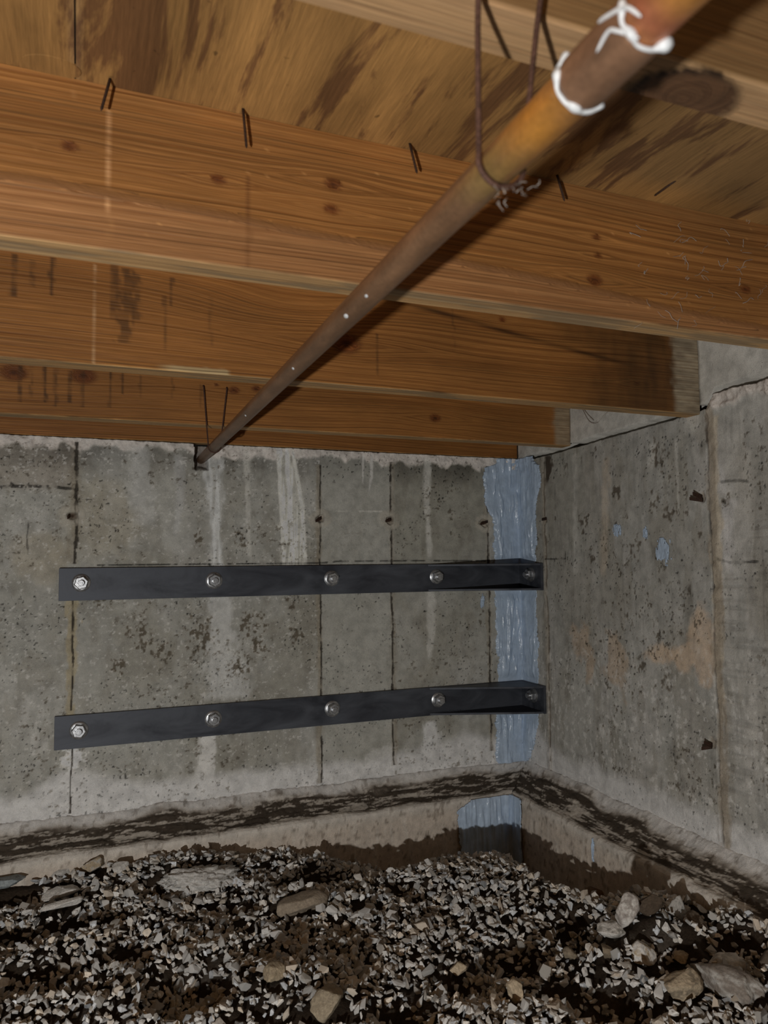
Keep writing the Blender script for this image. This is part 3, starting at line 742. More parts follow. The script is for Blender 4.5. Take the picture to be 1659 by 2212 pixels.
# ------------------------------------------------------------------ joists
def joist_mesh(name, k, y, th, zb, zt, x0, x1, paint=None, nx=620):
    """box swept along x; near face at y; grain attribute + tint"""
    nf, nbm = 64, 10
    prof = [(0, zb+(zt-zb)*(1-i/(nf-1))*1.0) for i in range(nf)]           # near face from top to bottom
    prof = [(0, zt-(zt-zb-.003)*i/(nf-1)) for i in range(nf)]
    prof += [(.003+(th-.006)*i/(nbm-1), zb) for i in range(nbm)]
    prof += [(th, zb+.003), (th, zt)]
    prof = np.array(prof); npf = len(prof); X = np.linspace(x0, x1, nx)
    Xg, Ug = np.meshgrid(X, np.arange(npf)); Yg = y+prof[:, 0][:, None]+0*Xg; Zg = prof[:, 1][:, None]+0*Xg
    front = (np.arange(npf) < nf)[:, None]*np.ones_like(Xg)
    bottom = ((np.arange(npf) >= nf) & (np.arange(npf) < nf+nbm))[:, None]*np.ones_like(Xg)
    wav = (fbm(Xg*1.1, Zg*3, 2, 200+k)-.5)*.05
    g = np.where(front > 0, Zg+wav, Zg+(Yg-y)*1.0+wav)
    C = np.ones(Xg.shape+(3,))
    C = C*(.80+.4*fbm(Xg*4, Zg*6, 4, 210+k))[..., None]
    C = mixc(C, np.array([1.75, 2.5, 4.1]), bottom*.95)
    C = mixc(C, np.array([.95, 1.6, 3.4]), bottom*sst(.48, .62, fbm(Xg*6, Yg*90, 4, 215+k))*.75)
    if paint: g, C = paint(Xg, Yg, Zg, front, bottom, g, C)
    V = np.stack([Xg, Yg-front*.0008*(fbm(Xg*8, g*300, 2, 5)-.5), Zg], -1).reshape(-1, 3)
    F = grid_faces(npf, nx)
    i = np.arange(nx-1); F = np.vstack([F, np.stack([(npf-1)*nx+i, (npf-1)*nx+i+1, i+1, i], 1)])
    nr, Fn = npf, len(F)
    V = np.vstack([V, [[x0, y+th/2, (zb+zt)/2], [x1, y+th/2, (zb+zt)/2]]]); c0, c1 = len(V)-2, len(V)-1
    j = np.arange(npf); j2 = (j+1) % npf
    F = np.vstack([F, np.stack([j*nx, j2*nx, np.full(npf, c0), np.full(npf, c0)], 1)[:, [0, 1, 2, 3]], np.stack([j2*nx+nx-1, j*nx+nx-1, np.full(npf, c1), np.full(npf, c1)], 1)])
    me = bpy.data.meshes.new(name)
    quads = F[:Fn].tolist(); tris = [f[:3] for f in F[Fn:].tolist()]
    me.from_pydata(V.tolist(), [], quads+tris); me.update()
    bmx = bmesh.new(); bmx.from_mesh(me); bmesh.ops.recalc_face_normals(bmx, faces=bmx.faces); bmx.to_mesh(me); bmx.free()
    for p in me.polygons: p.use_smooth = False
    a = me.color_attributes.new('Col', 'FLOAT_COLOR', 'POINT')
    cc = np.vstack([C.reshape(-1, 3), [[1, 1, 1]]*2]); a.data.foreach_set('color', np.hstack([cc, np.ones((len(cc), 1))]).astype(np.float32).ravel())
    a = me.attributes.new('grain', 'FLOAT', 'POINT'); a.data.foreach_set('value', np.concatenate([g.ravel(), [0, 0]]).astype(np.float32))
    return me
def knot(Xg, Zg, g, C, x, z, r, amp=.02, red=1.):
    d = np.hypot((Xg-x)/1.5, Zg-z); s_ = np.sign(Zg-z+1e-6)
    g = g-amp*np.exp(-(np.hypot((Xg-x)/3.2, Zg-z)/(r*2.6))**2)*s_
    core = 1-sst(r*.75, r*1.05, d+.003*(vn(Xg*200, Zg*200, 3)-.5)); ring = np.exp(-((d-r)/(.25*r))**2)
    g = g+core*d*1.2
    C = mixc(C, np.array([.52, .33, .26])*red, core*.8); C = mixc(C, np.array([.16, .10, .09]), (1-sst(.1*r, .62*r, d))*.8); C = mixc(C, np.array([.36, .22, .18]), ring*.55)
    return g, C
def vmark(Xg, Zg, x, z0, z1, w, C, col, k, seed, rag=.8):
    d = np.abs(Xg-x+.002*(vn(Zg*60, Zg*0, seed)-.5))/w+rag*(fbm(Xg*200, Zg*40, 3, seed)-.5)*2
    m_ = (1-sst(.5, 1.1, d))*(Zg > z0)*(Zg < z1)*(.55+.45*sst(.3, .6, vn(Xg*0, Zg*50, seed+1)))
    return mixc(C, np.array(col), m_*k)

def paint1(Xg, Yg, Zg, fr, bo, g, C):
    f = lambda px, py: at(px, py, 1, -1.545)
    for px, py, r_, am in ((150, 316, .006, .006), (472, 388, .006, .010), (720, 398, .008, .013), (716, 452, .007, .008), (1288, 512, .005, .006), (1292, 552, .0045, .005), (1285, 605, .009, .016), (1610, 625, .007, .010), (850, 640, .004, .0)):
        q = f(px, py); g, C = knot(Xg, Zg, g, C, q[0], q[2], r_, am)
    # paler, greyer sapwood in the lower part and dusty top
    q0, q1 = f(300, 430), f(1000, 600)
    low = 1-sst(-.006, .006, Zg-(1.252-.018*(Xg+1.69)/.5-.012*np.maximum(Xg+1.1, 0)+.01*(fbm(Xg*5, Xg*0, 2, 8)-.5)))
    C = mixc(C, np.array([1.14, 1.24, 1.75]), low*fr*.85); g = g+low*.4
    topg = sst(1.33, 1.385, Zg+.03*(fbm(Xg*4, Zg*4, 3, 91)-.5))*fr
    C = mixc(C, np.array([.72, .82, 1.05]), topg*.6*sst(.35, .6, fbm(Xg*5, Zg*8, 3, 93)))
    C = mixc(C, np.array([.70, .72, .85]), sst(-.75, -.2, Xg)*sst(1.27, 1.33, Zg)*.5*fr)
    q = f(236, 300); C = vmark(Xg, Zg, q[0], f(236, 475)[2], f(236, 240)[2], .0021, C, (2.4, 3.1, 5.2), .6, 31)
    q = f(236, 490); C = vmark(Xg, Zg, q[0], f(236, 515)[2], f(236, 470)[2], .0025, C, (2., 2.4, 3.2), .25, 33)
    q = f(163, 190); C = vmark(Xg, Zg, q[0], f(163, 250)[2], 1.4, .002, C, (1.9, 2.4, 3.6), .4, 34)
    q = f(535, 500); C = vmark(Xg, Zg, q[0], f(535, 578)[2], f(535, 380)[2], .004, C, (.45, .38, .42), .55, 35)
    for k in range(90):
        xx = random.uniform(-1.7, -.2); zz = random.uniform(1.19, 1.385)
        if xx < -.8 and random.random() < .6: continue
        d = np.hypot(Xg-xx, Zg-zz); C = mixc(C, np.array([2.2, 2.6, 3.4]), (1-sst(.0006, .0024, d))*.5)
    return g, C
def paint2(Xg, Yg, Zg, fr, bo, g, C):
    f = lambda px, py: at(px, py, 1, -.945)
    for px, py, r_, am in ((748, 742, .021, .030), (1085, 690, .006, .004), (1376, 828, .006, .010)):
        q = f(px, py); g, C = knot(Xg, Zg, g, C, q[0], q[2], r_, am, 1.25)
    q = f(640, 680); g = g+.045*np.exp(-((Xg-q[0])/.22)**2-((Zg-q[2])/.055)**2)
    C = C*np.array([.98, .95, .88])
    # black water stain and white mortar at the wall end
    st = sst(-.50, -.22, Xg+.10*(fbm(Xg*9, Zg*14, 4, 95)-.5)*2); C = mixc(C, np.array([.22, .25, .32]), st*fr*.80*(.5+.7*fbm(Xg*30, Zg*10, 3, 96)))
    for (xa, za, L) in ((-.62, 1.345, .09), (-.36, 1.31, .13), (-.80, 1.372, .09)):
        C = mixc(C, np.array([.14, .13, .14]), np.exp(-((Xg-xa)/L)**2-((Zg-za-(Xg-xa)*-.12)/.006)**2)*.9*fr)
    mo = sst(-.105, -.075, Xg+.012*(fbm(Xg*60, Zg*50, 3, 97)-.5)*2); C = mixc(C, np.array([1.15, 2.2, 5.6])*(.6+.8*fbm(Xg*30, Zg*120, 3, 99))[..., None], mo*.9*fr)
    # dark drips on the left, white line, grey patch and pale bruise on the arris
    for px, y0, y1, w, k in ((30, 550, 640, .006, .6), (70, 560, 620, .004, .4), (112, 555, 640, .005, .6), (245, 570, 690, .008, .5), (270, 580, 740, .016, .55), (295, 590, 690, .010, .45), (370, 600, 660, .004, .5), (355, 640, 760, .004, .4), (455, 640, 760, .004, .25), (815, 720, 810, .003, .5), (980, 660, 760, .003, .35)):
        q = f(px, (y0+y1)/2); C = vmark(Xg, Zg, q[0], f(px, y1)[2], f(px, y0)[2], w, C, (.26, .27, .34), min(k*1.35, .9), int(px))
    xa, xb = f(330, 785)[0], f(497, 795)[0]; pale = sst(xa, xa+.05, Xg)*(1-sst(xb-.004, xb, Xg))*(1-sst(.010, .013, Zg-ZJ+.006*(fbm(Xg*30, Zg*60, 3, 92)-.5)))*fr
    C = mixc(C, np.array([1.7, 2.9, 5.5]), pale*.9)
    q = f(203, 680); C = vmark(Xg, Zg, q[0], f(203, 785)[2], f(203, 570)[2], .0028, C, (1.9, 2.7, 5.0), .6, 41)
    return g, C
def paint3(Xg, Yg, Zg, fr, bo, g, C):
    f = lambda px, py: at(px, py, 1, -.345)
    for px, py, r_, am in ((505, 843, .010, .008), (468, 832, .004, .002), (553, 840, .008, .006), (940, 903, .012, .016), (180, 812, .020, .006), (30, 805, .02, .004)):
        q = f(px, py); g, C = knot(Xg, Zg, g, C, q[0], q[2], r_, am)
    for px, y0, y1, w, k in ((45, 790, 870, .005, .6), (68, 790, 860, .004, .4), (97, 790, 870, .005, .7), (120, 795, 880, .006, .5), (150, 800, 870, .006, .6), (180, 800, 880, .005, .45), (238, 800, 880, .004, .7), (264, 805, 850, .004, .6), (303, 810, 860, .004, .35), (372, 815, 860, .004, .35), (434, 830, 880, .004, .3)):
        q = f(px, (y0+y1)/2); C = vmark(Xg, Zg, q[0], f(px, y1)[2], f(px, y0)[2], w, C, (.26, .27, .34), min(k*1.35, .9), int(px)+7)
    C = C*np.array([1.0, .97, .9])
    mo = sst(-.085, -.05, Xg+.02*(fbm(Xg*40, Zg*40, 3, 98)-.5)*2); C = mixc(C, np.array([1.1, 2.1, 5.2])*(.6+.8*fbm(Xg*30, Zg*120, 3, 94))[..., None], mo*.8*fr)
    return g, C
def paint0(Xg, Yg, Zg, fr, bo, g, C):
    C = mixc(C, np.array([.46, .44, .40]), fr*.9); C = mixc(C, np.array([.95, .92, .9]), bo*.9)*(.85+.3*fbm(Xg*6, Yg*40, 4, 219))[..., None]
    q = at(1482, 208, 2, ZJ); d = np.hypot((Xg-q[0])/1.35, (Yg-q[1]-.008)*1.0)
    a_ = np.abs(d-.040)
    core = 1-sst(.036, .042, d+.003*(vn(Xg*150, Yg*150, 8)-.5)); C = mixc(C, np.array([.20, .16, .17])*(.7+.6*fbm(Xg*60, Yg*60, 3, 18))[..., None], core*.95*bo); g = g+core*d*2
    C = mixc(C, np.array([.05, .04, .04]), (1-sst(.0012, .005, a_))*bo*(.35+.65*(Xg < q[0]+.01)))
    return g, C
JL = ['pale pine joist nearest the camera, with a dark round knot on its underside',
      'large pine joist across the middle ceiling, with small knots and a chalky vertical line',
      'pine joist with a water-blackened end set in mortar at the right wall',
      'pine joist nearest the back wall, with dark drips and the far wire hook']
XR = [-.001]*4
for k in range(4):
    pf = [paint0, paint1, paint2, paint3][k]
    o = link('joist', joist_mesh('joist', k, JY[k], JT[k], ZJ, ZP-.0005, -3.3, -.0012, pf, 620 if k else 420), WOOD_PALE if k == 0 else WOOD)
    set_props(o, JL[k], 'joist', 'floor joists')
def paintr(Xg, Yg, Zg, fr, bo, g, C): return g, C*np.array([.95, .9, .82])
o = link('rim_board', joist_mesh('rim_board', 7, .006, .038, ZT+.0045, ZP-.0005, -3.3, -.0012, paintr, 420), WOOD)
set_props(o, 'pine rim board lying on top of the back wall, behind the last joist', 'board')

# ------------------------------------------------------------------ plywood deck
ceiling = empty('ceiling', (0, 0, ZP)); set_props(ceiling, kind='structure')
XS = -1.6145
def ply_sheet(x0, x1, y0, y1, k):
    nx = max(8, int((x1-x0)/.01)); ny = int((y1-y0)/.01)
    Xg, Yg = np.meshgrid(np.linspace(x0, x1, nx), np.linspace(y0, y1, ny))
    C = np.ones(Xg.shape+(3,))*(.8+.4*fbm(Xg*3, Yg*3, 3, 300+k))[..., None]
    C = mixc(C, np.array([.62, .72, .95]), sst(-1.2, -.7, Xg)*.75*sst(.2, .6, fbm(Xg*3, Yg*4, 3, 305)))
    C = mixc(C, np.array([1.5, 1.8, 2.6]), (1-sst(.0, .012, np.minimum(np.abs(Xg-x1), np.abs(Xg-x0))))*.4)
    V = np.stack([Xg, Yg, 0*Xg], -1).reshape(-1, 3); n0 = len(V)
    F = grid_faces(ny, nx, flip=True)
    V = np.vstack([V, [[x0, y0, .018], [x1, y0, .018], [x1, y1, .018], [x0, y1, .018]]])
    c = [0, nx-1, ny*nx-1, (ny-1)*nx]
    F = np.vstack([F, [[n0, n0+1, n0+2, n0+3]]+[[c[i], c[(i+1) % 4], n0+(i+1) % 4, n0+i] for i in range(4)]])
    return raw_mesh('plywood_sheet', V, F, np.vstack([C.reshape(-1, 3), np.ones((4, 3))]), smooth=False)
sheets = []
for k, (x0, x1) in enumerate(((-3.4, XS-.001), (XS+.001, .15))):
    o = link('plywood_sheet', ply_sheet(x0, x1, -3.6, .2, k), PLY, ceiling); sheets.append(o)
sheets[0]['label'] = 'plywood sheet with swirling dark grain and a patched oval'
# the boat-shaped patch let into the left sheet
bmx = bmesh.new(); c = at(112, 142, 2, ZP)
ring = [bmx.verts.new((c[0]+.034*math.cos(a), c[1]+.022*math.sin(a)*(1 if math.sin(a) > 0 else .9), -.0012)) for a in np.linspace(0, 2*math.pi, 24, endpoint=False)]
fc = bmx.faces.new(ring); ex = bmesh.ops.extrude_face_region(bmx, geom=[fc])
for v in ex['geom']:
    if isinstance(v, bmesh.types.BMVert): v.co.z += .003
bmesh.ops.recalc_face_normals(bmx, faces=bmx.faces)
po = bm_obj('patch', bmx, PLY, sheets[0])
for nm, ty in (('Col', 'FLOAT_COLOR'), ('grain', 'FLOAT')):
    if ty == 'FLOAT_COLOR':
        a = po.data.color_attributes.new(nm, ty, 'POINT'); a.data.foreach_set('color', [1.]*4*len(po.data.vertices))
    else:
        a = po.data.attributes.new(nm, ty, 'POINT'); a.data.foreach_set('value', [v.co.y for v in po.data.vertices])

# ------------------------------------------------------------------ nails through the plywood
NAILS = [((-1.573, -1.5608, ZP), (-1.5834, -1.566, 1.346), 'thick rusty nail poking through the plywood, leftmost along the big joist'),
         ((-1.4018, -1.5574, ZP), (-1.3978, -1.562, 1.3364), 'thin rusty nail beside the big joist, second from the left'),
         ((-1.1538, -1.560, ZP), (-1.1452, -1.566, 1.3465), 'rusty nail beside the big joist, just left of the copper pipe'),
         ((-.8937, -1.560, ZP), (-.8850, -1.566, 1.3495), 'rusty nail beside the big joist, just right of the copper pipe'),
         ((-.7010, -1.6104, ZP), (-.7060, -1.570, 1.388), 'bent nail lying against the plywood right of the pipe')]
for a, c, lab in NAILS:
    a, c = np.array(a), np.array(c); a = a+(a-c)*.1
    n = tube_obj('nail', np.array([a, a*.5+c*.5, a*.06+c*.94, c]), [.0019, .0019, .0018, .0004], RUST_DARK, None, 8)
    set_props(n, lab, 'nail', 'nails through the plywood')

# ------------------------------------------------------------------ copper pipe
PA = at(437, 990, 1, .0); PB = at(1093, 341, 1, -2.115); PD = (PB-PA)/np.linalg.norm(PB-PA); PR = .0143
pipe = empty('copper_pipe', tuple(PA)); set_props(pipe, 'long tarnished copper pipe running under the joists into the back wall', 'pipe')
def pipe_par(px, py):
    best = min((math.hypot(project(PA+PD*t)[0]-px, project(PA+PD*t)[1]-py), t) for t in np.linspace(-.1, 2.7, 2801)); return best[1]
tc0, tc1 = pipe_par(1258, 178), pipe_par(1397, 40)
def pipe_shell(name, t0, t1, rad, seg, n, colf, parent, chamfer=0):
    T = np.linspace(t0, t1, n); R = np.full(n, rad)
    if chamfer: R[0] = R[-1] = rad-chamfer
    V, F = tube(PA+PD*T[:, None], R, seg)
    A = np.tile(np.linspace(0, 2*math.pi, seg, endpoint=False), n); TT = np.repeat(T, seg)
    C = colf(TT, A, V); V = V-PA
    me = raw_mesh(name, V, np.array(F), C)
    bmx = bmesh.new(); bmx.from_mesh(me); bmx.verts.ensure_lookup_table()
    bmx.faces.new([bmx.verts[i] for i in range(seg)]); bmx.faces.new([bmx.verts[len(V)-seg+i] for i in range(seg)])
    bmesh.ops.recalc_face_normals(bmx, faces=bmx.faces); bmx.to_mesh(me); bmx.free()
    return link(name, me, COPPER, parent)
def pcol(T, A, V):
    n = fbm(T*9, A*.8, 4, 400); n2_ = fbm(T*40, A*3, 3, 401)
    C = np.tile([.27, .148, .078], (len(T), 1))*(.7+.6*n)[:, None]
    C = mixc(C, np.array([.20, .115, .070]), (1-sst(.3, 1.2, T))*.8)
    hot = np.exp(-((T-tc0+.035)/.045)**2)+np.exp(-((T-tc1-.05)/.05)**2)
    C = mixc(C, np.array([.62, .27, .045]), hot*.9*(.6+.5*n2_)); C = mixc(C, np.array([.40, .13, .075]), np.exp(-((T-tc1-.012)/.012)**2)*.8)
    C = mixc(C, np.array([.30, .22, .06]), np.exp(-((T-tc0+.10)/.04)**2)*.5*sst(.4, .6, n))
    C = mixc(C, np.array([.55, .55, .50]), sst(.86, .90, n2_)*.3)
    return C
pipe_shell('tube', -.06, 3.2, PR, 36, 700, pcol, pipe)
pipe_shell('coupling', tc0, tc1, PR+.0022, 36, 24, lambda T, A, V: np.tile([.26, .145, .085], (len(T), 1))*(.75+.5*fbm(T*60, A*2, 3, 410))[:, None], pipe, .0006)
# uneven solder rings and white flux smears at both ends of the coupling
tocam = CAM-(PA+PD*tc0); tocam -= PD*(tocam@PD); tocam /= np.linalg.norm(tocam); side = np.cross(PD, tocam)
def flux_ring(t, seed, lo, hi):
    P = []; R = []
    for a in np.linspace(lo, hi, 40):
        w = vn(np.array([a*2.3]), np.array([0.]), seed)[0]
        P.append(PA+PD*(t+.004*(w-.5))+(PR+.0017)*(math.cos(a)*tocam+math.sin(a)*side)-PA); R.append(.0008+.0034*w*w+.0004)
    return tube_obj('flux_ring', np.array(P), np.array(R), FLUX, pipe, 8)
flux_ring(tc0-.001, 5, -1.75, 1.65); flux_ring(tc1+.001, 9, -1.2, 1.7)
def smear(pts, r0):
    P = spline([PA+PD*t+(PR+.0026)*(math.cos(a)*tocam+math.sin(a)*side)-PA for t, a in pts], 24)
    R = r0*(.5+vn(np.linspace(0, 5, 24), np.zeros(24), 3)); R[0] = R[-1] = r0*.3
    return tube_obj('flux_smear', P, R, FLUX, pipe, 8)
sg = 1.
for sgn in (1.,):
    smear([(tc1+.004, .25), (tc1-.004, -.35), (tc1-.010, -.55), (tc1-.022, -.35)], .0011)
    smear([(tc1+.012, -.15), (tc1+.008, -.55), (tc1+.002, -.8), (tc1-.012, -1.1), (tc1-.02, -1.25)], .0012)
for px, py, rr in ((768, 668, .0030), (653, 788, .0024), (545, 892, .0026), (812, 622, .0020)):
    t = pipe_par(px, py); bmx = bmesh.new(); bmesh.ops.create_icosphere(bmx, subdivisions=2, radius=1)
    tc_ = CAM-(PA+PD*t); tc_ -= PD*(tc_@PD); tc_ /= np.linalg.norm(tc_); c_ = PD*t+tc_*PR
    for v in bmx.verts: v.co = Vector(c_+rr*(PD*v.co.x*1.8+tc_*v.co.z*.5+np.cross(PD, tc_)*v.co.y))
    bm_obj('solder_drip', bmx, FLUX, pipe, True)

# ------------------------------------------------------------------ wire hooks holding the pipe
def hook(y, ltop, rtop, rad, lab):
    """wire bent into a long U: two legs from the face of a joist, the bend under the pipe"""
    c = PA+PD*((y-PA[1])/PD[1]); g = PR+rad+.0012
    L, Rr = at(*ltop, 1, y), at(*rtop, 1, y)
    bend = [c+np.array([-g*math.cos(a)*1.04, 0, -g*math.sin(a)]) for a in np.linspace(-.25, math.pi+.25, 11)]
    P = [L+np.array([0, .018, .002]), L, L*.66+bend[0]*.34, L*.25+bend[0]*.75]+bend+[Rr*.25+bend[-1]*.75, Rr*.66+bend[-1]*.34, Rr, Rr+np.array([0, .018, .002])]
    o = tube_obj('pipe_hook', spline(P, 110), rad, RUST, None, 10); set_props(o, lab, 'hook', 'wire pipe hooks')
hook(-.352, (440, 836), (490, 840), .0021, 'rusty wire hook hung from the last joist, holding the pipe next to the back wall')
hook(-2.108, (1031, -60), (1172, -60), .0021, 'rusty wire hook in front of the nearest joist, cradling the pipe close to the camera')

# ------------------------------------------------------------------ steel corner brackets
def bracket(z0, z1, xl, tilt, lab):
    yb = -.0062; th = .0095
    root = empty('steel_bracket', (0, yb, (z0+z1)/2)); zc = (z0+z1)/2; h = (z1-z0)/2
    set_props(root, lab, 'bracket', 'steel corner brackets')
    L = .158
    bm = box_bm(xl, -.0062, -th, 0, -h, h); bm_obj('strap', bm, STEEL, root, bevel=.0008)
    bm = box_bm(-.0062-th, -.0062, -L, -th, -h, h); bm_obj('end_flange', bm, STEEL, root, bevel=.0008)
    for s in (1, -1):
        bm = bmesh.new(); zt_ = s*h-(s*.001); zb_ = zt_-s*.007
        tri = [(-.405, -th), (-.0062-th, -th), (-.0062-th, -L+.004), (-.05, -L+.012)]
        up = [bm.verts.new((x, y, zt_)) for x, y in tri]; dn = [bm.verts.new((x, y, zb_)) for x, y in tri]
        bm.faces.new(up); bm.faces.new(dn[::-1])
        for i in range(4): bm.faces.new((up[i], up[(i+1) % 4], dn[(i+1) % 4], dn[i]))
        bmesh.ops.recalc_face_normals(bm, faces=bm.faces); bm_obj('gusset', bm, STEEL, root, bevel=.0006)
        xs = np.linspace(-.40, -.28, 26); wp = np.stack([xs, np.full(26, -th-.001), np.full(26, zb_)+.0008*np.sin(xs*400)], 1)
        tube_obj('weld_bead', wp, .0022+.0007*np.sin(np.arange(26)*2.1), STEEL, root, 8)
    def bolt(origin, R3):
        """anchor bolt with flange nut; local +z = out of the plate"""
        def tr(o): o.matrix_local = Matrix.Translation(origin) @ R3.to_4x4(); return o
        bm = bmesh.new(); bmesh.ops.create_cone(bm, cap_ends=True, segments=20, radius1=.0093, radius2=.0093, depth=.034)
        for v in bm.verts: v.co.z += .015
        stud = tr(bm_obj('anchor_bolt', bm, ZINC, root, bevel=.0012))
        prof = [(.0275, .0005), (.0275, .0030), (.0235, .0055), (.0205, .0065)]
        bm = bmesh.new(); rings = []
        for rr, zz in prof: rings.append([bm.verts.new((rr*math.cos(a), rr*math.sin(a), zz)) for a in np.linspace(0, 2*math.pi, 32, endpoint=False)])
        for a_, b2 in zip(rings, rings[1:]):
            for i in range(32): bm.faces.new((a_[i], a_[(i+1) % 32], b2[(i+1) % 32], b2[i]))
        bm.faces.new(rings[0][::-1]); bm.faces.new(rings[-1])
        rot = random.uniform(0, 1)
        hexr = []
        for rr, zz in ((.0215, .0050), (.0215, .0190), (.0185, .0215), (.0105, .0215), (.0100, .0150)):
            hexr.append([bm.verts.new((rr*math.cos(a+rot), rr*math.sin(a+rot), zz)) for a in np.linspace(0, 2*math.pi, 6 if rr > .012 else 6, endpoint=False)])
        for a_, b2 in zip(hexr, hexr[1:]):
            for i in range(6): bm.faces.new((a_[i], a_[(i+1) % 6], b2[(i+1) % 6], b2[i]))
        bm.faces.new(hexr[-1]); bm.faces.new(hexr[0][::-1])
        bmesh.ops.recalc_face_normals(bm, faces=bm.faces)
        bm_obj('flange_nut', bm, ZINC, stud)
    Rb = Matrix(((1, 0, 0), (0, 0, -1), (0, 1, 0)))          # local z -> -y
    for i in range(4): bolt(Vector((-1.5909+.4064*i, -th, .0043)), Rb)
    Rr = Matrix(((0, 0, -1), (0, 1, 0), (1, 0, 0)))          # local z -> -x
    bolt(Vector((-.0062-th, -.092, .008)), Rr)
    return root
bracket(.6650, .7655, -1.6545, 0, 'upper black steel corner bracket bolted across the back wall')
bracket(.2165, .3170, -1.6595, 0, 'lower black steel corner bracket bolted across the back wall above the gravel')

# ------------------------------------------------------------------ blue-grey sealant in the corner
def sealant():
    zs = np.linspace(.012, 1.172, 470); ss = np.linspace(-.165, .172, 150)     # s < 0 on the back wall, > 0 on the right wall
    S, Zs = np.meshgrid(ss, zs)
    le = np.interp(zs, [0, .03, .25, .30, .45, .60, .90, .945, 1.0, 1.10, 1.135, 1.15, 1.173], [-.118, -.128, -.122, -.105, -.118, -.124, -.122, -.126, -.155, -.157, -.150, -.105, -.10])
    re = np.interp(zs, [0, .045, .10, .17, .45, .62, .79, .93, 1.0, 1.04, 1.08, 1.14, 1.173], [.03, .05, .085, .10, .118, .112, .110, .125, .130, .150, .158, .140, .10])
    le = le+.010*(fbm(zs*30, zs*0, 4, 500)-.5)*2+.004*(fbm(zs*140, zs*0, 2, 501)-.5)*2; re = re+.012*(fbm(zs*26, zs*0, 4, 502)-.5)*2+.005*(fbm(zs*150, zs*0, 2, 503)-.5)*2
    inside = np.minimum(S-le[:, None], re[:, None]-S)
    bracket_z = sst(.62, .655, Zs)*(1-sst(.775, .80, Zs))+sst(.17, .205, Zs)*(1-sst(.325, .36, Zs))
    lump = .0060*fbm(S*26, Zs*9, 3, 505)+.0075*sst(.42, .75, fbm(S*75+.8*fbm(S*9, Zs*9, 2, 507), Zs*11, 3, 506))*sst(.3, .55, fbm(S*16, Zs*5, 2, 508)+.12*sst(.8, 1.0, Zs))+.0012*fbm(S*200, Zs*120, 2, 509)
    T = .0012+lump*(.5+.5*sst(0, .012, inside))*sst(-.001, .010, inside); T = T*(1-bracket_z)+.0009*bracket_z
    T = np.where(inside < 0, .0005, T)
    rad = .012; X = np.where(S < 0, S, -T); Y = np.where(S < 0, -T, -S)
    # ease the inner corner into a fillet
    near = np.abs(S) < rad; e = (1-np.abs(S)/rad).clip(0, 1); X = np.where(near & (S >= 0), X-e*rad*.35, X); Y = np.where(near & (S < 0), Y-e*rad*.35, Y)
    X = np.where(near & (S < 0), np.minimum(X, -.0035), X); Y = np.where(near & (S >= 0), np.minimum(Y, -.0035), Y)
    X = np.minimum(X, -.0015); Y = np.minimum(Y, -.0015)
    # follow the displaced wall faces
    X = np.where(S >= 0, X-.0035, X); Y = np.where(S < 0, Y-.0030, Y)
    V = np.stack([X, Y, Zs], -1).reshape(-1, 3)
    ins = inside > -.0005; q = ins[:-1, :-1] | ins[1:, 1:]
    q = ins[:-1, :-1] & ins[1:, 1:] & ins[:-1, 1:] & ins[1:, :-1]
    F = grid_faces(470, 150, q, flip=False)
    me = raw_mesh('sealant', V, F)
    bmx = bmesh.new(); bmx.from_mesh(me); bmesh.ops.delete(bmx, geom=[v for v in bmx.verts if not v.link_faces], context='VERTS'); bmx.to_mesh(me); bmx.free()
    for p in me.polygons: p.use_smooth = True
    return me
o = link('sealant_strip', sealant(), SEAL); sm = o.modifiers.new('skin', 'SOLIDIFY'); sm.thickness = .0045; sm.offset = -1
set_props(o, 'glossy blue-grey sealant strip trowelled up the wall corner from ledge to rim board', 'sealant')
def seal_footing():
    zs = np.linspace(-.30, -.052, 110); ss = np.linspace(-.235, .105, 140); S, Zs = np.meshgrid(ss, zs)
    le = -.222+.014*(fbm(zs*30, zs*0, 3, 520)-.5)*2+.05*sst(-.09, -.05, zs); re = .078+.014*(fbm(zs*30, zs*0, 3, 521)-.5)*2
    inside = np.minimum(S-le[:, None], re[:, None]-S)
    T = .0035+.007*sst(.45, .75, fbm(S*50, Zs*6, 3, 522))+.003*fbm(S*60, Zs*30, 3, 523)
    X = np.where(S < 0, -WF+S, -WF-T); Y = np.where(S < 0, -WF-T, -WF-S)
    X = np.minimum(X, -WF-.004); Y = np.minimum(Y, -WF-.004); X = np.where(S >= 0, X-.004, X); Y = np.where(S < 0, Y-.004, Y)
    ins = inside > 0; q = ins[:-1, :-1] & ins[1:, 1:] & ins[:-1, 1:] & ins[1:, :-1]
    me = raw_mesh('sealant_patch', np.stack([X, Y, Zs], -1).reshape(-1, 3), grid_faces(110, 140, q))
    bmx = bmesh.new(); bmx.from_mesh(me); bmesh.ops.delete(bmx, geom=[v for v in bmx.verts if not v.link_faces], context='VERTS'); bmx.to_mesh(me); bmx.free()
    for p in me.polygons: p.use_smooth = True
    return me
o = link('sealant_patch', seal_footing(), SEAL); sm = o.modifiers.new('skin', 'SOLIDIFY'); sm.thickness = .004; sm.offset = -1
set_props(o, 'blue-grey sealant patch on the inner corner of the footing, half in shadow', 'sealant')
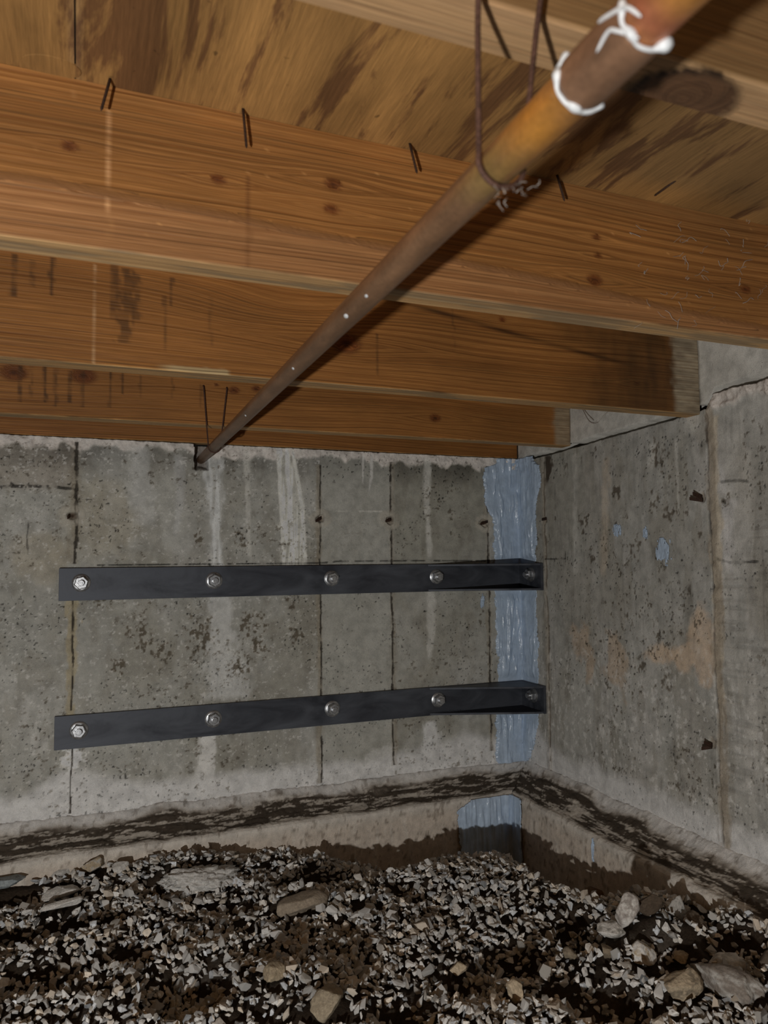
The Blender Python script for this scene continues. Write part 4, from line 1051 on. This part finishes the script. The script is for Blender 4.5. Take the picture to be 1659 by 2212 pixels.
def dab(name, axis, val, px, py, rx, rz, seed, lab, nrm):
    n = 60; q = at(px, py, axis, val); u = np.linspace(-1, 1, n); A, B = np.meshgrid(u, u)
    rr = np.hypot(A, B)+.9*(fbm(A*3+seed, B*1.6, 4, seed)-.5)+1.3*(fbm(A*7+seed, B*1.2, 3, seed+1)-.5); ins = rr < .75
    T = .0035+.004*fbm(A*4, B*2, 3, seed+3)
    V = np.zeros((n, n, 3)); V[..., 2] = q[2]+B*rz
    if axis == 0: V[..., 0] = val-T; V[..., 1] = q[1]+A*rx
    else: V[..., 1] = val-T; V[..., 0] = q[0]+A*rx
    m_ = ins[:-1, :-1] & ins[1:, 1:] & ins[:-1, 1:] & ins[1:, :-1]
    me = raw_mesh(name, V.reshape(-1, 3), grid_faces(n, n, m_, flip=(axis == 0)))
    bmx = bmesh.new(); bmx.from_mesh(me); bmesh.ops.delete(bmx, geom=[v for v in bmx.verts if not v.link_faces], context='VERTS'); bmx.to_mesh(me); bmx.free()
    for p in me.polygons: p.use_smooth = True
    o = link(name, me, SEAL); md = o.modifiers.new('skin', 'SOLIDIFY'); md.thickness = .003; md.offset = -1
    set_props(o, lab, 'sealant', 'sealant smears')
dab('sealant_smear', 0, 0, 1436, 1192, .034, .042, 3, 'largest blue-grey sealant smear in the middle of the right wall', 1)
dab('sealant_smear', 0, 0, 1335, 1145, .020, .022, 8, 'small blue-grey sealant smear on the right wall, nearest the corner', 1)
dab('sealant_smear', 0, 0, 1396, 1152, .012, .022, 12, 'thin blue-grey sealant smear between the small and the largest smear on the right wall', 1)
dab('sealant_smear', 1, 0, 1041, 1298, .008, .028, 14, 'narrow blue-grey sealant smear on the back wall below the upper bracket', 1)
dab('sealant_smear', 0, -WF, 1283, 1835, .007, .040, 16, 'thin blue-grey sealant run down the side of the right footing', 1)

# ------------------------------------------------------------------ rusty form ties left in the concrete
def tie(pts, w, lab):
    P = np.array(pts, float); bm = bmesh.new(); d = P[1]-P[0]; d /= np.linalg.norm(d)
    up = np.array([0, 0, 1.]); s = np.cross(d, up); s /= np.linalg.norm(s); up = np.cross(s, d)
    lv = []
    for i, p in enumerate(P):
        ww = w*(1 if i < len(P)-1 else .8)
        lv.append([bm.verts.new(p+a*.0012*s+c_*ww*up) for a, c_ in ((-1, -1), (1, -1), (1, 1), (-1, 1))])
    for a_, b2 in zip(lv, lv[1:]):
        for i in range(4): bm.faces.new((a_[i], a_[(i+1) % 4], b2[(i+1) % 4], b2[i]))
    bm.faces.new(lv[0][::-1]); bm.faces.new(lv[-1]); bmesh.ops.recalc_face_normals(bm, faces=bm.faces)
    o = bm_obj('form_tie', bm, RUST_DARK); set_props(o, lab, 'form tie', 'form ties in the walls')
def wpt(px, py, axis, val): return at(px, py, axis, val)
tie([wpt(148, 1114, 1, .010), wpt(149, 1115, 1, -.004), wpt(146, 1118, 1, -.010)], .006, 'rusty form tie end in the rough hole above the left end of the upper bracket')
tie([wpt(694, 1118, 1, .010), wpt(690, 1121, 1, -.006), wpt(682, 1126, 1, -.012)], .005, 'rusty form tie end in the joint above the middle of the upper bracket')
tie([wpt(845, 1121, 1, .010), wpt(842, 1123, 1, -.006), wpt(833, 1126, 1, -.010)], .005, 'rusty form tie end in the third joint of the back wall, left of the sealant')
tie([wpt(1054, 1126, 1, .010), wpt(1050, 1128, 1, -.006), wpt(1038, 1132, 1, -.008)], .005, 'rusty form tie end beside the left edge of the sealant strip')
tie([wpt(1168, 1122, 0, .010), wpt(1172, 1122, 0, -.006), wpt(1180, 1121, 0, -.010)], .005, 'rusty form tie end beside the right edge of the sealant strip')
tie([wpt(1518, 1074, 0, .012), wpt(1515, 1074, 0, -.006), wpt(1497, 1066, 0, -.03)], .0055, 'upper prong of the pair of rusty form ties high on the right wall')
tie([wpt(1520, 1080, 0, .012), wpt(1516, 1080, 0, -.006), wpt(1490, 1077, 0, -.03)], .0055, 'lower prong of the pair of rusty form ties high on the right wall')
tie([wpt(1540, 1608, 0, .012), wpt(1536, 1610, 0, -.006), wpt(1521, 1604, 0, -.025)], .0055, 'upper prong of the pair of rusty form ties low on the right wall')
tie([wpt(1540, 1613, 0, .012), wpt(1536, 1613, 0, -.006), wpt(1516, 1617, 0, -.025)], .0055, 'lower prong of the pair of rusty form ties low on the right wall')

# ------------------------------------------------------------------ cobwebs
def web(name, strands, lab):
    VV, FF = [], []; n0 = 0
    for P, rr in strands:
        V, F = tube(spline(P, 12), rr, 4); VV.append(V); FF += [[i+n0 for i in f] for f in F]; n0 += len(V)
    o = link(name, raw_mesh(name, np.vstack(VV), np.array(FF)), WEB); set_props(o, lab, 'cobweb', None, 'stuff')
g = np.random.default_rng(77); st = []
for k in range(46):
    px, py = g.uniform(1380, 1655), g.uniform(480, 700); a = g.uniform(0, 6.28); L = g.uniform(8, 34)
    P = [at(px+L*t*math.cos(a)+g.normal()*3, py+L*t*math.sin(a)+g.normal()*3, 1, -1.5475-.004*g.random()) for t in (0, .33, .66, 1)]
    st.append((P, g.uniform(.00015, .0004)))
web('cobweb', st, 'wispy dusty cobwebs on the right end of the big joist')
st = []
for k in range(16):
    px, py = g.normal(1105, 26), g.normal(405, 14); a = g.uniform(0, 6.28); L = g.uniform(6, 26)
    P = [at(px+L*t*math.cos(a)+g.normal()*4, py+L*t*math.sin(a)+g.normal()*4, 1, -2.10-.02*g.random()) for t in (0, .33, .66, 1)]
    st.append((P, g.uniform(.00012, .00035)))
web('cobweb', st, 'clump of dusty cobweb hanging at the near wire hook under the pipe')
st = [([at(px, py, 0, -.012) for px, py in pts], .0012) for pts in ([(1258, 884), (1266, 900), (1275, 912), (1290, 914), (1302, 900), (1315, 888)], [(1262, 886), (1272, 898), (1282, 908)], [(1275, 912), (1283, 915), (1288, 910)])]
web('cobweb', st, 'drooping cobweb strand at the end of the last joist by the right wall')
